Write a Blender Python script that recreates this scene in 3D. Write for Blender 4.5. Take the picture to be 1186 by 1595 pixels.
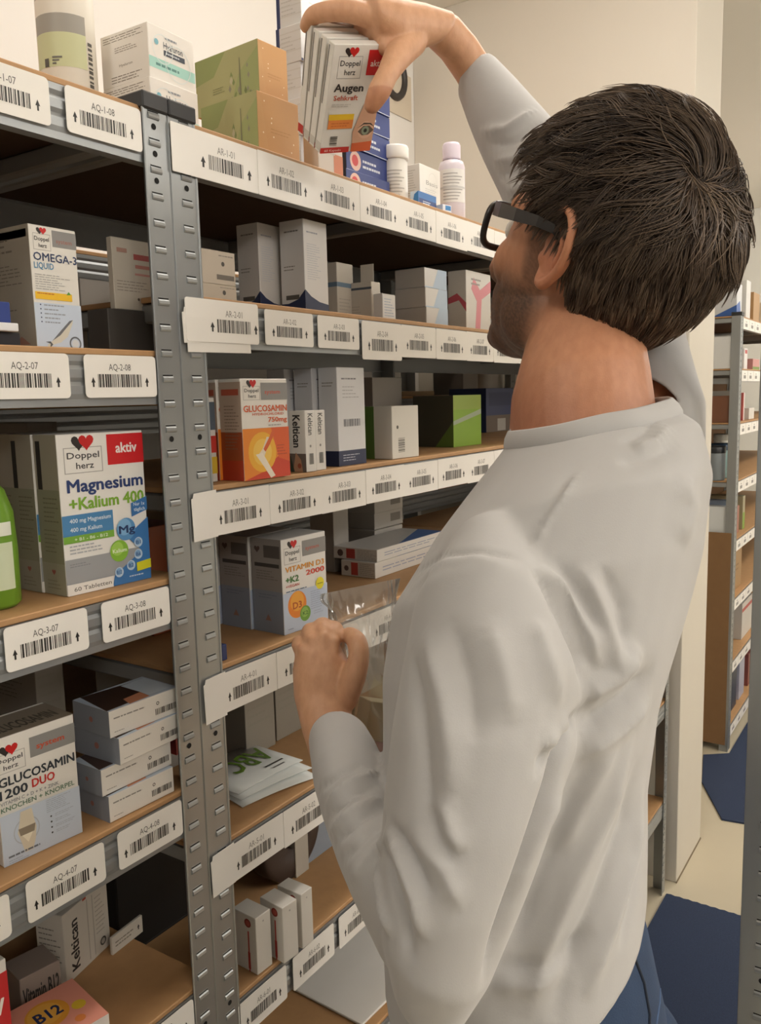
import bpy, bmesh, math, random
import numpy as np
from mathutils import Vector, Matrix, bvhtree
random.seed(7); np.random.seed(7)
scene = bpy.context.scene
for o in list(bpy.data.objects): bpy.data.objects.remove(o)
COL = scene.collection

# ------------------------------------------------------------------ camera
FPX = 1315.17; PPX, PPY = 593.0, 797.5
CAM = np.array([0.0, -0.65, 1.55])
def cam_basis(yaw, pit, roll):
    f = np.array([math.sin(yaw)*math.cos(pit), math.cos(yaw)*math.cos(pit), math.sin(pit)])
    r = np.array([math.cos(yaw), -math.sin(yaw), 0.0]); u = np.cross(r, f)
    c, s = math.cos(roll), math.sin(roll)
    return np.array([c*r+s*u, -s*r+c*u, f])
MC = cam_basis(math.radians(56.237), math.radians(-7.725), math.radians(-1.413))
cd = bpy.data.cameras.new('camera'); cam = bpy.data.objects.new('camera', cd); COL.objects.link(cam)
cd.sensor_fit = 'HORIZONTAL'; cd.sensor_width = 36.0; cd.lens = FPX/1186.0*36.0
cd.clip_start = 0.02; cd.clip_end = 50
mw = Matrix.Identity(4)
for i in range(3):
    mw[i][0] = MC[0][i]; mw[i][1] = MC[1][i]; mw[i][2] = -MC[2][i]; mw[i][3] = CAM[i]
cam.matrix_world = mw
scene.camera = cam

# ------------------------------------------------------------------ world, lights, exposure
w = bpy.data.worlds.new('World'); scene.world = w; w.use_nodes = True
w.node_tree.nodes['Background'].inputs[0].default_value = (1.0, 0.94, 0.86, 1)
w.node_tree.nodes['Background'].inputs[1].default_value = 0.04
scene.view_settings.view_transform = 'Standard'; scene.view_settings.look = 'None'
scene.view_settings.exposure = 0.45; scene.view_settings.gamma = 1.0
scene.view_settings.use_curve_mapping = False
# fluorescent battens: each gives off light all round its tube (three soft points along it)
LAMPS = [((-0.7, -0.15), 6.0, 'over the left rack'), ((1.5, -0.10), 8.5, 'over the middle rack, added to brighten the wall'), ((4.0, -1.8), 9, 'above the aisle beyond the pillar'), ((5.2, -1.0), 30, 'above the distant rack'),  # middle rack lamp is added, out of view, to brighten wall and pillar
         ((-0.9, -2.5), 27, 'behind the photographer on the left'), ((1.1, -2.5), 34, 'behind the photographer in the middle'), ((3.1, -2.9), 23, 'beyond the opposite rack')]
for (lx, ly), pw, _ in LAMPS:
    for k in (-1, 0, 1):
        l = bpy.data.lights.new('lamp_tube_light', 'POINT'); l.energy = pw/3; l.color = (1.0, 0.97, 0.935); l.shadow_soft_size = 0.13
        o = bpy.data.objects.new('lamp_tube_light', l); COL.objects.link(o); o.location = (lx+0.4*k, ly, 2.50)

# ------------------------------------------------------------------ helpers
def ray(px, py):
    return MC.T @ np.array([(px-PPX)/FPX, -(py-PPY)/FPX, 1.0])
def dep(px, py, t): return CAM + ray(px, py)*t
def onY(px, py, Y): d = ray(px, py); return CAM + d*(Y-CAM[1])/d[1]
def onZ(px, py, Z): d = ray(px, py); return CAM + d*(Z-CAM[2])/d[2]
def onX(px, py, X): d = ray(px, py); return CAM + d*(X-CAM[0])/d[0]
def solve_x(px, P, d):       # t with image x of P + t d equal px
    n = MC[0] - (px-PPX)/FPX*MC[2]; P = np.array(P, float); d = np.array(d, float)
    return -(n @ (P-CAM))/(n @ d)
def solve_y(py, P, d):
    n = MC[1] + (py-PPY)/FPX*MC[2]; P = np.array(P, float); d = np.array(d, float)
    return -(n @ (P-CAM))/(n @ d)

_mats = {}
def srgb(c):
    if isinstance(c, str):
        c = c.lstrip('#'); c = [int(c[i:i+2], 16)/255 for i in (0, 2, 4)]
    return tuple(x/12.92 if x <= 0.04045 else ((x+0.055)/1.055)**2.4 for x in c)
def mat(name, col, rough=0.5, metal=0.0, noise=None, bump=None, spec=0.5, alpha=None):
    """noise = (scale, amount, [stretch]); bump = (scale, strength, [stretch])"""
    key = (name,)
    if key in _mats: return _mats[key]
    m = bpy.data.materials.new(name); m.use_nodes = True; nt = m.node_tree; b = nt.nodes['Principled BSDF']
    c = srgb(col); b.inputs['Base Color'].default_value = (*c, 1); b.inputs['Roughness'].default_value = rough
    b.inputs['Metallic'].default_value = metal; b.inputs['Specular IOR Level'].default_value = spec
    tc = None
    def coords(st):
        tcn = nt.nodes.new('ShaderNodeTexCoord'); mp = nt.nodes.new('ShaderNodeMapping')
        nt.links.new(tcn.outputs['Object'], mp.inputs['Vector'])
        if st: mp.inputs['Scale'].default_value = st
        return mp.outputs[0]
    if noise:
        n = nt.nodes.new('ShaderNodeTexNoise'); n.inputs['Scale'].default_value = noise[0]; n.inputs['Detail'].default_value = 5
        nt.links.new(coords(noise[2] if len(noise) > 2 else None), n.inputs['Vector'])
        mx = nt.nodes.new('ShaderNodeMix'); mx.data_type = 'RGBA'
        a = noise[1]
        mx.inputs[6].default_value = (*[max(0, x*(1-a)) for x in c], 1); mx.inputs[7].default_value = (*[min(1, x*(1+a)) for x in c], 1)
        nt.links.new(n.outputs[0], mx.inputs[0]); nt.links.new(mx.outputs[2], b.inputs['Base Color'])
    if bump:
        n = nt.nodes.new('ShaderNodeTexNoise'); n.inputs['Scale'].default_value = bump[0]; n.inputs['Detail'].default_value = 4
        nt.links.new(coords(bump[2] if len(bump) > 2 else None), n.inputs['Vector'])
        bp = nt.nodes.new('ShaderNodeBump'); bp.inputs['Strength'].default_value = bump[1]; bp.inputs['Distance'].default_value = 0.002
        nt.links.new(n.outputs[0], bp.inputs['Height']); nt.links.new(bp.outputs[0], b.inputs['Normal'])
    _mats[key] = m; return m
def ink(col, rough=0.45): return mat('print_'+col.strip('#'), col, rough)
def card(col): return mat('carton_'+col.strip('#'), col, 0.42, noise=(9, 0.05))

class MB:
    def __init__(s): s.v = []; s.f = []; s.m = []; s.sm = []; s.mats = []
    def mi(s, m):
        if m not in s.mats: s.mats.append(m)
        return s.mats.index(m)
    def add(s, verts, faces, m, smooth=False):
        o = len(s.v); s.v += [tuple(map(float, p)) for p in verts]; k = s.mi(m)
        for f in faces: s.f.append([o+i for i in f]); s.m.append(k); s.sm.append(smooth)
    def cbox(s, a, b, m, c=0.0006, T=None):
        """chamfered box between corners a and b"""
        a = list(a); b = list(b); c = min(c, *[abs(b[i]-a[i])*0.45 for i in range(3)])
        V = []; idx = {}
        for ix in (0, 1):
            for iy in (0, 1):
                for iz in (0, 1):
                    P = [(a, b)[(ix, iy, iz)[k]][k] for k in range(3)]
                    sg = [1 if (ix, iy, iz)[k] == 0 else -1 for k in range(3)]
                    for k in range(3):   # vertex lying on the face of axis k
                        q = [P[j] + (0 if j == k else sg[j]*c) for j in range(3)]
                        idx[(ix, iy, iz, k)] = len(V); V.append(q)
        F = []
        def g(t, k): return idx[(*t, k)]
        for k in range(3):
            i, j = [(1, 2), (2, 0), (0, 1)][k]
            for sd in (0, 1):
                q = []
                for (p, r) in ((0, 0), (1, 0), (1, 1), (0, 1)):
                    t = [0, 0, 0]; t[k] = sd; t[i] = p; t[j] = r; q.append(g(t, k))
                F.append(q if sd else q[::-1])
            for p in (0, 1):
                for r in (0, 1):      # edge along axis k
                    t0 = [0, 0, 0]; t0[i] = p; t0[j] = r; t1 = list(t0); t1[k] = 1
                    q = [g(t0, i), g(t1, i), g(t1, j), g(t0, j)]
                    F.append(q if p != r else q[::-1])
        for ix in (0, 1):
            for iy in (0, 1):
                for iz in (0, 1):
                    q = [g((ix, iy, iz), 0), g((ix, iy, iz), 1), g((ix, iy, iz), 2)]
                    F.append(q if (ix+iy+iz) % 2 else q[::-1])
        if T is not None: V = [tuple(T @ Vector(p)) for p in V]
        s.add(V, F, m)
    def prism(s, poly, a0, a1, m, axis=0, smooth=False):
        """extrude a 2D polygon along axis"""
        n = len(poly); V = []
        for a in (a0, a1):
            for p in poly:
                q = [0, 0, 0]; q[axis] = a; q[(axis+1) % 3] = p[0]; q[(axis+2) % 3] = p[1]; V.append(q)
        F = [[i, (i+1) % n, n+(i+1) % n, n+i] for i in range(n)]
        s.add(V, F, m, smooth); s.add(V, [list(range(n))[::-1], list(range(n, 2*n))], m)
    def lathe(s, prof, m, n=28, c=(0, 0, 0), smooth=True, T=None):
        V = []; F = []
        for r, z in prof:
            for i in range(n):
                a = 2*math.pi*i/n; V.append((c[0]+r*math.cos(a), c[1]+r*math.sin(a), c[2]+z))
        k = len(prof)
        for j in range(k-1):
            for i in range(n):
                F.append([j*n+i, j*n+(i+1) % n, (j+1)*n+(i+1) % n, (j+1)*n+i])
        F.append(list(range(n))[::-1]); F.append([(k-1)*n+i for i in range(n)])
        if T is not None: V = [tuple(T @ Vector(p)) for p in V]
        s.add(V, F, m, smooth)
    def tube(s, pts, rad, m, n=8, closed=False, smooth=True):
        pts = [np.array(p, float) for p in pts]; k = len(pts)
        if not hasattr(rad, '__len__'): rad = [rad]*k
        V = []; F = []; up = None
        for i in range(k):
            if closed: t = pts[(i+1) % k]-pts[i-1]
            else: t = pts[min(i+1, k-1)]-pts[max(i-1, 0)]
            t = t/(np.linalg.norm(t)+1e-12)
            if up is None:
                up = np.array([0, 0, 1.0]) if abs(t[2]) < 0.9 else np.array([1.0, 0, 0])
            a = up - t*(up @ t); a /= np.linalg.norm(a)+1e-12; b = np.cross(t, a); up = a
            for j in range(n):
                an = 2*math.pi*j/n; V.append(pts[i]+rad[i]*(math.cos(an)*a+math.sin(an)*b))
        for i in range(k if closed else k-1):
            for j in range(n):
                F.append([i*n+j, i*n+(j+1) % n, ((i+1) % k)*n+(j+1) % n, ((i+1) % k)*n+j])
        if not closed: F += [list(range(n))[::-1], [(k-1)*n+j for j in range(n)]]
        s.add(V, F, m, smooth)
    def build(s, name, parent=None, loc=None, rz=0.0):
        me = bpy.data.meshes.new(name); me.from_pydata(s.v, [], s.f)
        for m in s.mats: me.materials.append(m)
        me.polygons.foreach_set('material_index', s.m); me.polygons.foreach_set('use_smooth', s.sm)
        me.update()
        o = bpy.data.objects.new(name, me); COL.objects.link(o)
        if parent is not None: o.parent = parent
        if loc is not None: o.location = loc
        o.rotation_euler[2] = rz
        return o
def tag(o, label=None, cat=None, group=None, kind=None):
    if label: o['label'] = label
    if cat: o['category'] = cat
    if group: o['group'] = group
    if kind: o['kind'] = kind
    return o
def empty(name, loc=(0, 0, 0), rz=0.0):
    o = bpy.data.objects.new(name, None); o.empty_display_size = 0.05; COL.objects.link(o); o.location = loc; o.rotation_euler[2] = rz
    return o

# ------------------------------------------------------------------ lettering
_txt = {}
def text_mesh(s, bold):
    k = (s, bold)
    if k in _txt: return _txt[k]
    cu = bpy.data.curves.new('lettering', 'FONT'); cu.body = s; cu.size = 1.0; cu.resolution_u = 2; cu.fill_mode = 'FRONT'
    cu.offset = 0.0
    o = bpy.data.objects.new('lettering', cu); COL.objects.link(o)
    dg = bpy.context.evaluated_depsgraph_get(); me = o.evaluated_get(dg).to_mesh()
    V = np.array([v.co[:2] for v in me.vertices]) if len(me.vertices) else np.zeros((0, 2))
    F = [list(p.vertices) for p in me.polygons]
    o.evaluated_get(dg).to_mesh_clear()
    bpy.data.objects.remove(o); bpy.data.curves.remove(cu)
    if len(V): V[:, 0] -= V[:, 0].min()
    V = V/0.70          # cap height about 1
    if bold and len(V):  # heavier stroke: slightly shifted copies of the same outline
        sh = [(0, 0), (.035, 0), (.018, .02), (.018, -.02)] if bold == 1 else [(0, 0), (.04, 0), (.08, 0), (.02, .028), (.06, .028), (.02, -.028), (.06, -.028)]
    else: sh = [(0, 0)]
    _txt[k] = (V, F, (V[:, 0].max()+max(q[0] for q in sh)) if len(V) else 1, sh); return _txt[k]
def heart(n=20):
    P = []
    for i in range(n):
        t = 2*math.pi*i/n
        P.append((16*math.sin(t)**3/17, (13*math.cos(t)-5*math.cos(2*t)-2*math.cos(3*t)-math.cos(4*t))/17))
    return P[::-1]
def self_put(s, V, F, w, u0, u1, v, hh, col, rot):
    if rot == 0: P = [(u0+p[0]/w*(u1-u0), v+p[1]*hh) for p in V]
    elif rot == 90:   # reads upward: u0,u1 become v range, v the u baseline
        P = [(v-p[1]*hh, u0+p[0]/w*(u1-u0)) for p in V]
    elif rot == -90:  # reads downward
        P = [(v+p[1]*hh, u1-p[0]/w*(u1-u0)) for p in V]
    elif rot == 180: P = [(u1-p[0]/w*(u1-u0), v-p[1]*hh) for p in V]
    s.put(P, F, col)
class Printer:
    """flat print on one face: map (u,v) in metres to 3D through origin + u*U + v*V, lifted along N"""
    def __init__(s, mb, O, U, V, W, H):
        s.mb = mb; s.O = np.array(O, float); s.U = np.array(U, float); s.V = np.array(V, float)
        s.N = np.cross(s.U, s.V); s.W = W; s.H = H; s.k = 0
    def put(s, P, F, col):
        s.k += 1; e = 0.00010+0.000016*s.k
        s.mb.add([s.O+p[0]*s.W*s.U+p[1]*s.H*s.V+e*s.N for p in P], F, ink(col) if isinstance(col, str) else col)
    def rect(s, u0, v0, u1, v1, col): s.put([(u0, v0), (u1, v0), (u1, v1), (u0, v1)], [[0, 1, 2, 3]], col)
    def poly(s, P, col): s.put(P, [list(range(len(P)))], col)
    def disc(s, u, v, r, col, n=20, ry=None):   # r in units of face width
        ry = ry if ry else r*s.W/s.H
        s.put([(u+r*math.cos(2*math.pi*i/n), v+ry*math.sin(2*math.pi*i/n)) for i in range(n)], [list(range(n))], col)
    def ring(s, u, v, r, t, col, n=24):
        a = s.W/s.H; P = []; F = []
        for i in range(n):
            c, q = math.cos(2*math.pi*i/n), math.sin(2*math.pi*i/n)
            P += [(u+r*c, v+r*q*a), (u+(r-t)*c, v+(r-t)*q*a)]
        for i in range(n): j = (i+1) % n; F.append([2*i, 2*j, 2*j+1, 2*i+1])
        s.put(P, F, col)
    def text(s, t, u0, u1, v, hh, col, bold=0, rot=0):
        V0, F, w, sh = text_mesh(t, bold)
        if not len(V0): return
        for q in sh: self_put(s, V0+np.array(q), F, w, u0, u1, v, hh, col, rot)
    def lines(s, u0, v0, u1, v1, n, col, fill=0.45, seed=1):
        rnd = random.Random(seed); P = []; F = []; dv = (v1-v0)/n
        for i in range(n):
            e = u0+(u1-u0)*rnd.uniform(0.6, 1.0); y = v1-(i+1)*dv+dv*(1-fill)/2; k = len(P)
            x = u0
            while x < e-1e-6:
                x2 = min(e, x+(u1-u0)*rnd.uniform(0.06, 0.2)); k = len(P)
                P += [(x, y), (x2, y), (x2, y+dv*fill), (x, y+dv*fill)]; F.append([k, k+1, k+2, k+3]); x = x2+(u1-u0)*0.025
        s.put(P, F, col)
    def bars(s, u0, v0, u1, v1, col='2b2927', n=24, seed=3, vert=True):
        rnd = random.Random(seed); P = []; F = []; x = 0.0; W = []
        for i in range(n): W.append((rnd.choice([1, 1, 2, 3]), rnd.choice([1, 1, 2])))
        tot = sum(a+b for a, b in W)
        for a, b in W:
            k = len(P); x0 = x/tot; x1 = (x+a)/tot; x += a+b
            if vert: q = [(u0+(u1-u0)*x0, v0), (u0+(u1-u0)*x1, v0), (u0+(u1-u0)*x1, v1), (u0+(u1-u0)*x0, v1)]
            else: q = [(u0, v0+(v1-v0)*x0), (u1, v0+(v1-v0)*x0), (u1, v0+(v1-v0)*x1), (u0, v0+(v1-v0)*x1)]
            P += q; F.append([k, k+1, k+2, k+3])
        s.put(P, F, col)
    def arrow(s, u, v, du, dv, col='2b2927'):
        s.put([(u-du*.5, v+dv*.45), (u+du*.5, v+dv*.45), (u, v+dv)], [[0, 1, 2]], col)
        s.put([(u-du*.2, v), (u+du*.2, v), (u+du*.2, v+dv*.5), (u-du*.2, v+dv*.5)], [[0, 1, 2, 3]], col)
    def heart(s, u, v, r, col):
        a = s.W/s.H; P = heart(); s.put([(u+p[0]*r, v+p[1]*r*a) for p in P], [list(range(len(P)))], col)
    def logo(s, u0, v0, u1, v1, dim=0):
        """two hearts over the two-line word mark in a thin rounded frame"""
        W = u1-u0; H = v1-v0; k = '4b4a4a' if not dim else '7b7874'
        fr = 0.035
        top = v0+H*0.70
        for q in ((u0, v0, u1, v0+H*.02), (u0, top-H*.02, u1, top), (u0, v0, u0+W*.02, top), (u1-W*.02, v0, u1, top)): s.rect(*q, 'a9a5a0')
        s.heart(u0+W*.40, v0+H*.83, W*.20, '2d2624'); s.heart(u0+W*.60, v0+H*.84, W*.21, 'c8201f')
        s.text('Doppel', u0+W*.08, u0+W*.92, v0+H*.40, H*.17, k, 1); s.text('herz', u0+W*.30, u0+W*.76, v0+H*.12, H*.17, k, 1)

# ------------------------------------------------------------------ materials of the place
M_WALL = mat('wall_paint', '#e6e3dd', 0.85, noise=(1.2, 0.04), bump=(160, 0.08))
M_FARWALL = mat('far_wall_paint', '#dcd9d0', 0.85, noise=(1.2, 0.03))
M_CEIL = mat('ceiling_paint', '#e4dfd4', 0.9, noise=(2, 0.02))
M_FLOOR = mat('floor_linoleum', '#c9bea6', 0.45, noise=(3, 0.07), bump=(40, 0.05))
M_PILLAR = mat('pillar_paint', '#d3ccbf', 0.7, noise=(2.5, 0.05))
M_STEEL = mat('galvanised_steel', '#a3a6a6', 0.36, 0.65, noise=(14, 0.16, (1, 1, 0.25)), bump=(60, 0.06))
M_STEEL2 = mat('galvanised_beam', '#a2a5a6', 0.42, 0.6, noise=(10, 0.16, (0.2, 1, 1.5)))
M_DARKHOLE = mat('punched_hole', '#1a1918', 0.9)
M_BOARD = mat('hardboard', '#b98f62', 0.62, noise=(55, 0.12), bump=(200, 0.1))
M_UNDER = mat('hardboard_underside', '#4b3728', 0.8, noise=(40, 0.12))  # darker brown for the undersides of the boards
M_BLACKPL = mat('black_plastic', '#2a2a2b', 0.42)
M_PAPER = mat('label_paper', '#efebe4', 0.6, noise=(20, 0.02))
M_MAT = mat('blue_mat', '#2c3954', 0.93, noise=(260, 0.35), bump=(700, 0.5))
M_KRAFT = mat('kraft_card', '#8a6844', 0.75, noise=(30, 0.08))

# ------------------------------------------------------------------ room shell
def slab(name, a, b, m, kind='structure'):
    mb = MB(); mb.cbox(a, b, m, 0.002); return tag(mb.build(name), kind=kind)
slab('floor', (-3.0, -4.0, -0.1), (9.0, 3.0, 0.0), M_FLOOR)
slab('ceiling', (-3.0, -4.0, 2.8), (9.0, 3.0, 2.9), M_CEIL)
slab('wall_back', (-3.0, 0.90, 0.0), (9.0, 1.0, 2.8), M_WALL)
slab('wall_far', (6.6, -4.0, 0.0), (6.7, 0.90, 2.8), M_FARWALL)
slab('wall_front', (-3.0, -4.0, 0.0), (6.6, -3.9, 2.8), M_WALL)
# square pillar at the end of the rack row, with a skirting pipe-casing on its near side
pil = slab('wall_pillar', (2.58, -0.02, 0.0), (2.895, 0.90, 2.8), M_PILLAR)
mb = MB(); mb.cbox((2.577, -0.0225, 0.0), (2.897, -0.0195, 0.006), mat('joint_dirt', '#7d6f58', 0.9), 0.001); tag(mb.build('trim_1'), kind='structure')

# ceiling lamps (fluorescent battens, out of frame, the middle rack one added for the wall)
M_TUBE = bpy.data.materials.new('lamp_diffuser'); M_TUBE.use_nodes = True
e_ = M_TUBE.node_tree.nodes['Principled BSDF']; e_.inputs['Emission Color'].default_value = (1, .92, .8, 1); e_.inputs['Emission Strength'].default_value = 3.0
for (lx, ly), pw, wd in LAMPS:
    r = tag(empty('ceiling_lamp', (lx, ly, 2.8)), 'white fluorescent batten lamp on the ceiling '+wd, 'lamp', 'ceiling lamps over the aisle')
    m1 = MB(); m1.cbox((-.62, -.14, -.06), (.62, .14, 0.0), mat('lamp_housing', '#e8e8e4', .5), 0.006); m1.build('housing', r)
    m2 = MB(); m2.cbox((-.60, -.12, -.10), (.60, .12, -.06), M_TUBE, 0.006); m2.build('diffuser', r)

# floor mats
def floor_mat(poly, label):
    mb = MB(); n = len(poly); V = [(x, y, 0.0005) for x, y in poly]+[(x, y, 0.007) for x, y in poly]
    mb.add(V, [[i, (i+1) % n, n+(i+1) % n, n+i] for i in range(n)]+[list(range(n, 2*n))], M_MAT)
    return tag(mb.build('floor_mat'), label, 'mat', 'blue floor mats in the aisle')
N = 46; edge = [(2.495+0.0035*(i % 2), -0.012-0.60*i/N) for i in range(N+1)]
floor_mat([(1.2, -0.612), (1.2, -0.012)][::1]+edge[::1] if False else [(1.2, -0.012)]+[(1.2, -0.612)]+edge[::-1], 'near dark blue floor mat beside the jeans')
a, b, c, d = [onZ(*p, 0.0)[:2] for p in ((1096, 1170), (1125, 1278), (1175, 1280), (1150, 1120))]
floor_mat([tuple(b), tuple(b+np.array([0.09, -0.62])), (4.6, -0.62), (4.6, 0.04), (3.67, 0.04), (3.60, 0.13), (3.335, .075)], 'far dark blue floor mat in front of the distant rack')

# ------------------------------------------------------------------ racks
def post_mesh(wd, H, z0tab, flip=False, near=False):
    """punched angle post: front flange, folded side flange, return lip, pressed keyhole tabs"""
    mb = MB(); t = 0.0016; s = -1 if flip else 1
    def X(x): return (wd-x) if flip else x
    def bx(x0, y0, z0, x1, y1, z1, m=M_STEEL, c=0.0006):
        xa, xb = sorted((X(x0), X(x1))); mb.cbox((xa, y0, z0), (xb, y1, z1), m, c)
    bx(0, 0, 0, wd, t, H)                       # front flange
    bx(0, t, 0, t, 0.036, H)                    # side flange
    bx(wd-0.0030, -0.0012, 0, wd, t, H, M_STEEL, 0.0008)      # rolled outer lip
    z = z0tab; k = 0
    while z > 0.05:
        xc = wd*0.56
        # pressed tab: dark slot above a bulging lip
        bx(xc-0.0068, -0.0003, z-0.0008, xc+0.0068, 0.0002, z+0.0024, M_STEEL, 0.0001)
        xa, xb = sorted((X(xc-0.0068), X(xc+0.0068)))
        prof = [(0.0, -0.0060), (-0.0014, -0.0054), (-0.0019, -0.0040), (-0.0013, -0.0012), (0.0, 0.0004)]
        mb.prism([(y, z+q) for y, q in prof], xa, xb, M_STEEL, 0)
        bx(xc-0.0066, -0.00045, z+0.0004, xc+0.0066, 0.0, z+0.0016, M_DARKHOLE, 0.0001)
        if k in (0, 1, 2) or k % 13 == 12:
            mb.add([(X(xc+0.003*math.cos(a_)), -0.0004, z-0.0125+0.003*math.sin(a_)) for a_ in [2*math.pi*i/12*(-s) for i in range(12)]], [list(range(12))], M_DARKHOLE)
        z -= 0.025; k += 1
    return mb
def beam_profile(h):
    # (y,z) profile of a ribbed front beam, outer face at y=0
    P = []
    for zz, yy in ((0, .012), (0, 0), (-h*.12, 0), (-h*.2, .0016), (-h*.28, 0), (-h*.44, 0), (-h*.52, .0016), (-h*.60, 0), (-h*.76, 0), (-h*.86, .0012), (-h, .0012), (-h, .014), (-h+.0015, .014), (-h+.0015, .003), (-.0015, .003), (-.0015, .012)):
        P.append((yy, zz))
    return P
def rack(name, label, x0, x1, ydepth, zs, postw, H, group, y0=0.0, mids=True, boardm=None, light=False):
    r = tag(empty(name, (x0, y0, 0)), label, 'shelving', group)
    L = x1-x0; bm = boardm or M_BOARD; out = []
    for xx, ww, fl in ((0, postw[0], False), (L-postw[1], postw[1], True)):
        o = post_mesh(ww, H, H-0.012, fl).build('post', r, (xx, 0, 0))
        mb = MB(); mb.cbox((xx-0.0005, -0.003, H-.010), (xx+ww+0.0005, 0.038, H+0.006), M_BLACKPL, 0.0015); mb.build('post_cap', r)
        mb = MB(); mb.cbox((xx, ydepth-0.0016, 0), (xx+ww, ydepth, H), M_STEEL); mb.cbox((xx if not fl else xx+ww-.0016, ydepth-.036, 0), ((xx+.0016) if not fl else xx+ww, ydepth-.0016, H), M_STEEL); mb.build('post', r)
    for i, z in enumerate(zs):
        h = 0.046
        mb = MB(); mb.prism([(y, z+q) for y, q in beam_profile(h)], postw[0]*0.2, L-postw[1]*0.2, M_STEEL2, 0)
        fb = mb.build('front_beam', r, (0, 0.0022, 0))
        mb = MB(); mb.prism([(ydepth-0.0025-y, z+q) for y, q in beam_profile(h)][::-1], postw[0]*.2, L-postw[1]*.2, M_STEEL2, 0); mb.build('back_beam', r)
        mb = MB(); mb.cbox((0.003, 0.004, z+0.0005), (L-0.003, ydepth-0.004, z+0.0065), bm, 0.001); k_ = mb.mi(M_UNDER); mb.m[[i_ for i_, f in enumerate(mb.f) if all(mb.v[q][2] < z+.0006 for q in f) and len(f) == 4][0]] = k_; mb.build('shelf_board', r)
        for xx in ((0.004, L-0.022, L*0.5) if mids else (0.004, L-.022)):
            mb = MB(); mb.prism([(xx, z-0.0005), (xx, z-.018), (xx+.018, z-.018), (xx+.018, z-.0005)], 0.017, ydepth-.02, M_STEEL2, 1) if False else mb.cbox((xx, .018, z-.020), (xx+.016, ydepth-.02, z-.0006), M_STEEL2, .002)
            mb.build('cross_brace', r)
        out.append(fb)
    return r, out
XQ = (0.5815, 0.6128); XR = (0.6145, 0.6502)
AQ_Z = [1.8245, 1.5946, 1.3647, 1.1350, 0.905, 0.55, 0.15]; AR_Z = [1.8243, 1.6528, 1.4535, 1.2534, 1.0502, 0.852, 0.62, 0.30]
DEP = 0.42
rackQ, beamQ = rack('shelving_rack', 'left galvanised shelving rack with separate bin labels, cut by the photo edge', XQ[1]-1.0, XQ[1], DEP, AQ_Z, (0.0313, 0.0313), 1.838, 'galvanised racks along the wall')
rackR, beamR = rack('shelving_rack', 'middle galvanised shelving rack with white label strips behind the man', XR[0], XR[0]+1.0, DEP, AR_Z, (0.0357, 0.0357), 1.838, 'galvanised racks along the wall')
rackS, beamS = rack('shelving_rack', 'galvanised shelving rack hidden mostly behind the man next to the pillar', XR[0]+1.003, 2.52, DEP, [1.8243, 1.6528, 1.4535, 1.2534, 1.0502, 0.852, 0.62, 0.30], (0.0357, 0.0357), 1.838, 'galvanised racks along the wall')
rackB, beamB = rack('shelving_rack', 'rear shelving rack standing back to back behind the middle rack', -0.3, 2.45, 0.40, [1.78, 1.545, 1.30, 1.02, 0.76, 0.4], (0.0357, 0.0357), 1.80, 'galvanised racks along the wall', y0=0.47)
# far rack beyond the pillar
FX0 = 3.69; FAR_Z = [1.835, 1.625, 1.405, 1.165, 0.915, 0.66, 0.385, 0.10]
rackF, beamF = rack('shelving_rack', 'distant shelving rack beyond the pillar with cardboard end panel', FX0, FX0+1.9, 0.42, FAR_Z, (0.045, 0.045), 1.85, 'galvanised racks along the wall', y0=0.052)
mb = MB(); mb.cbox((-0.004, 0.01, 0.03), (-0.001, 0.42, 0.955), M_KRAFT, 0.001); mb.build('end_panel', rackF)
mb = MB(); mb.cbox((0.002, 0.425, 0.05), (1.88, 0.43, 1.84), M_KRAFT, 0.001); mb.build('back_panel', rackF)
# near rack on the other side of the aisle: only its corner post shows
pN = dep(1166, 1100, 0.80)
rackN, beamN = rack('shelving_rack', 'punched steel rack post at the right photo edge across the aisle', pN[0], pN[0]+0.42, 1.0, [1.90, 0.75, 0.4, 0.1], (0.038, 0.038), 1.95, 'galvanised racks along the wall')
rackN.location = (pN[0], pN[1], 0); rackN.rotation_euler[2] = -math.pi/2
# ------------------------------------------------------------------ bin labels
def bin_label(text, parent, ox, xl, xr, zb, zt, y, arrows=(1, 1), u=(0.17, 0.78), plain=False, rnd=0.004, seed=1, grey='5a5753', textv=0.64):
    """paper label on a beam; x in world, parented to beam (beam world x offset ox)"""
    mb = MB(); W = xr-xl; H = zt-zb; r = rnd; P = []
    for cx, cz, a0 in ((W-r, H-r, 0), (r, H-r, 90), (r, r, 180), (W-r, r, 270)):
        for k in range(4):
            a_ = math.radians(a0+30*k); P.append((cx+r*math.cos(a_), cz+r*math.sin(a_)))
    n = len(P); t = 0.0006
    mb.add([(p[0], 0, p[1]) for p in P]+[(p[0], t, p[1]) for p in P], [list(range(n))]+[[(i+1) % n, i, n+i, n+(i+1) % n] for i in range(n)], M_PAPER)
    pr = Printer(mb, (0, 0, 0), (1, 0, 0), (0, 0, 1), W, H)
    if not plain:
        uw = u[1]-u[0]
        pr.text(text, u[0]+uw*.25, u[0]+uw*.75, textv, 0.155, grey, 0)
        pr.bars(u[0], 0.24, u[1], 0.55, '34312e', 26, seed)
        if arrows[0]: pr.arrow(u[0]-0.065, 0.25, 0.055, 0.23)
        if arrows[1]: pr.arrow(u[1]+0.075, 0.25, 0.055, 0.23)
    o = mb.build('label', parent); 
    o.location = (xl-ox, y, zb)
    return o
sd = 10
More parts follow.
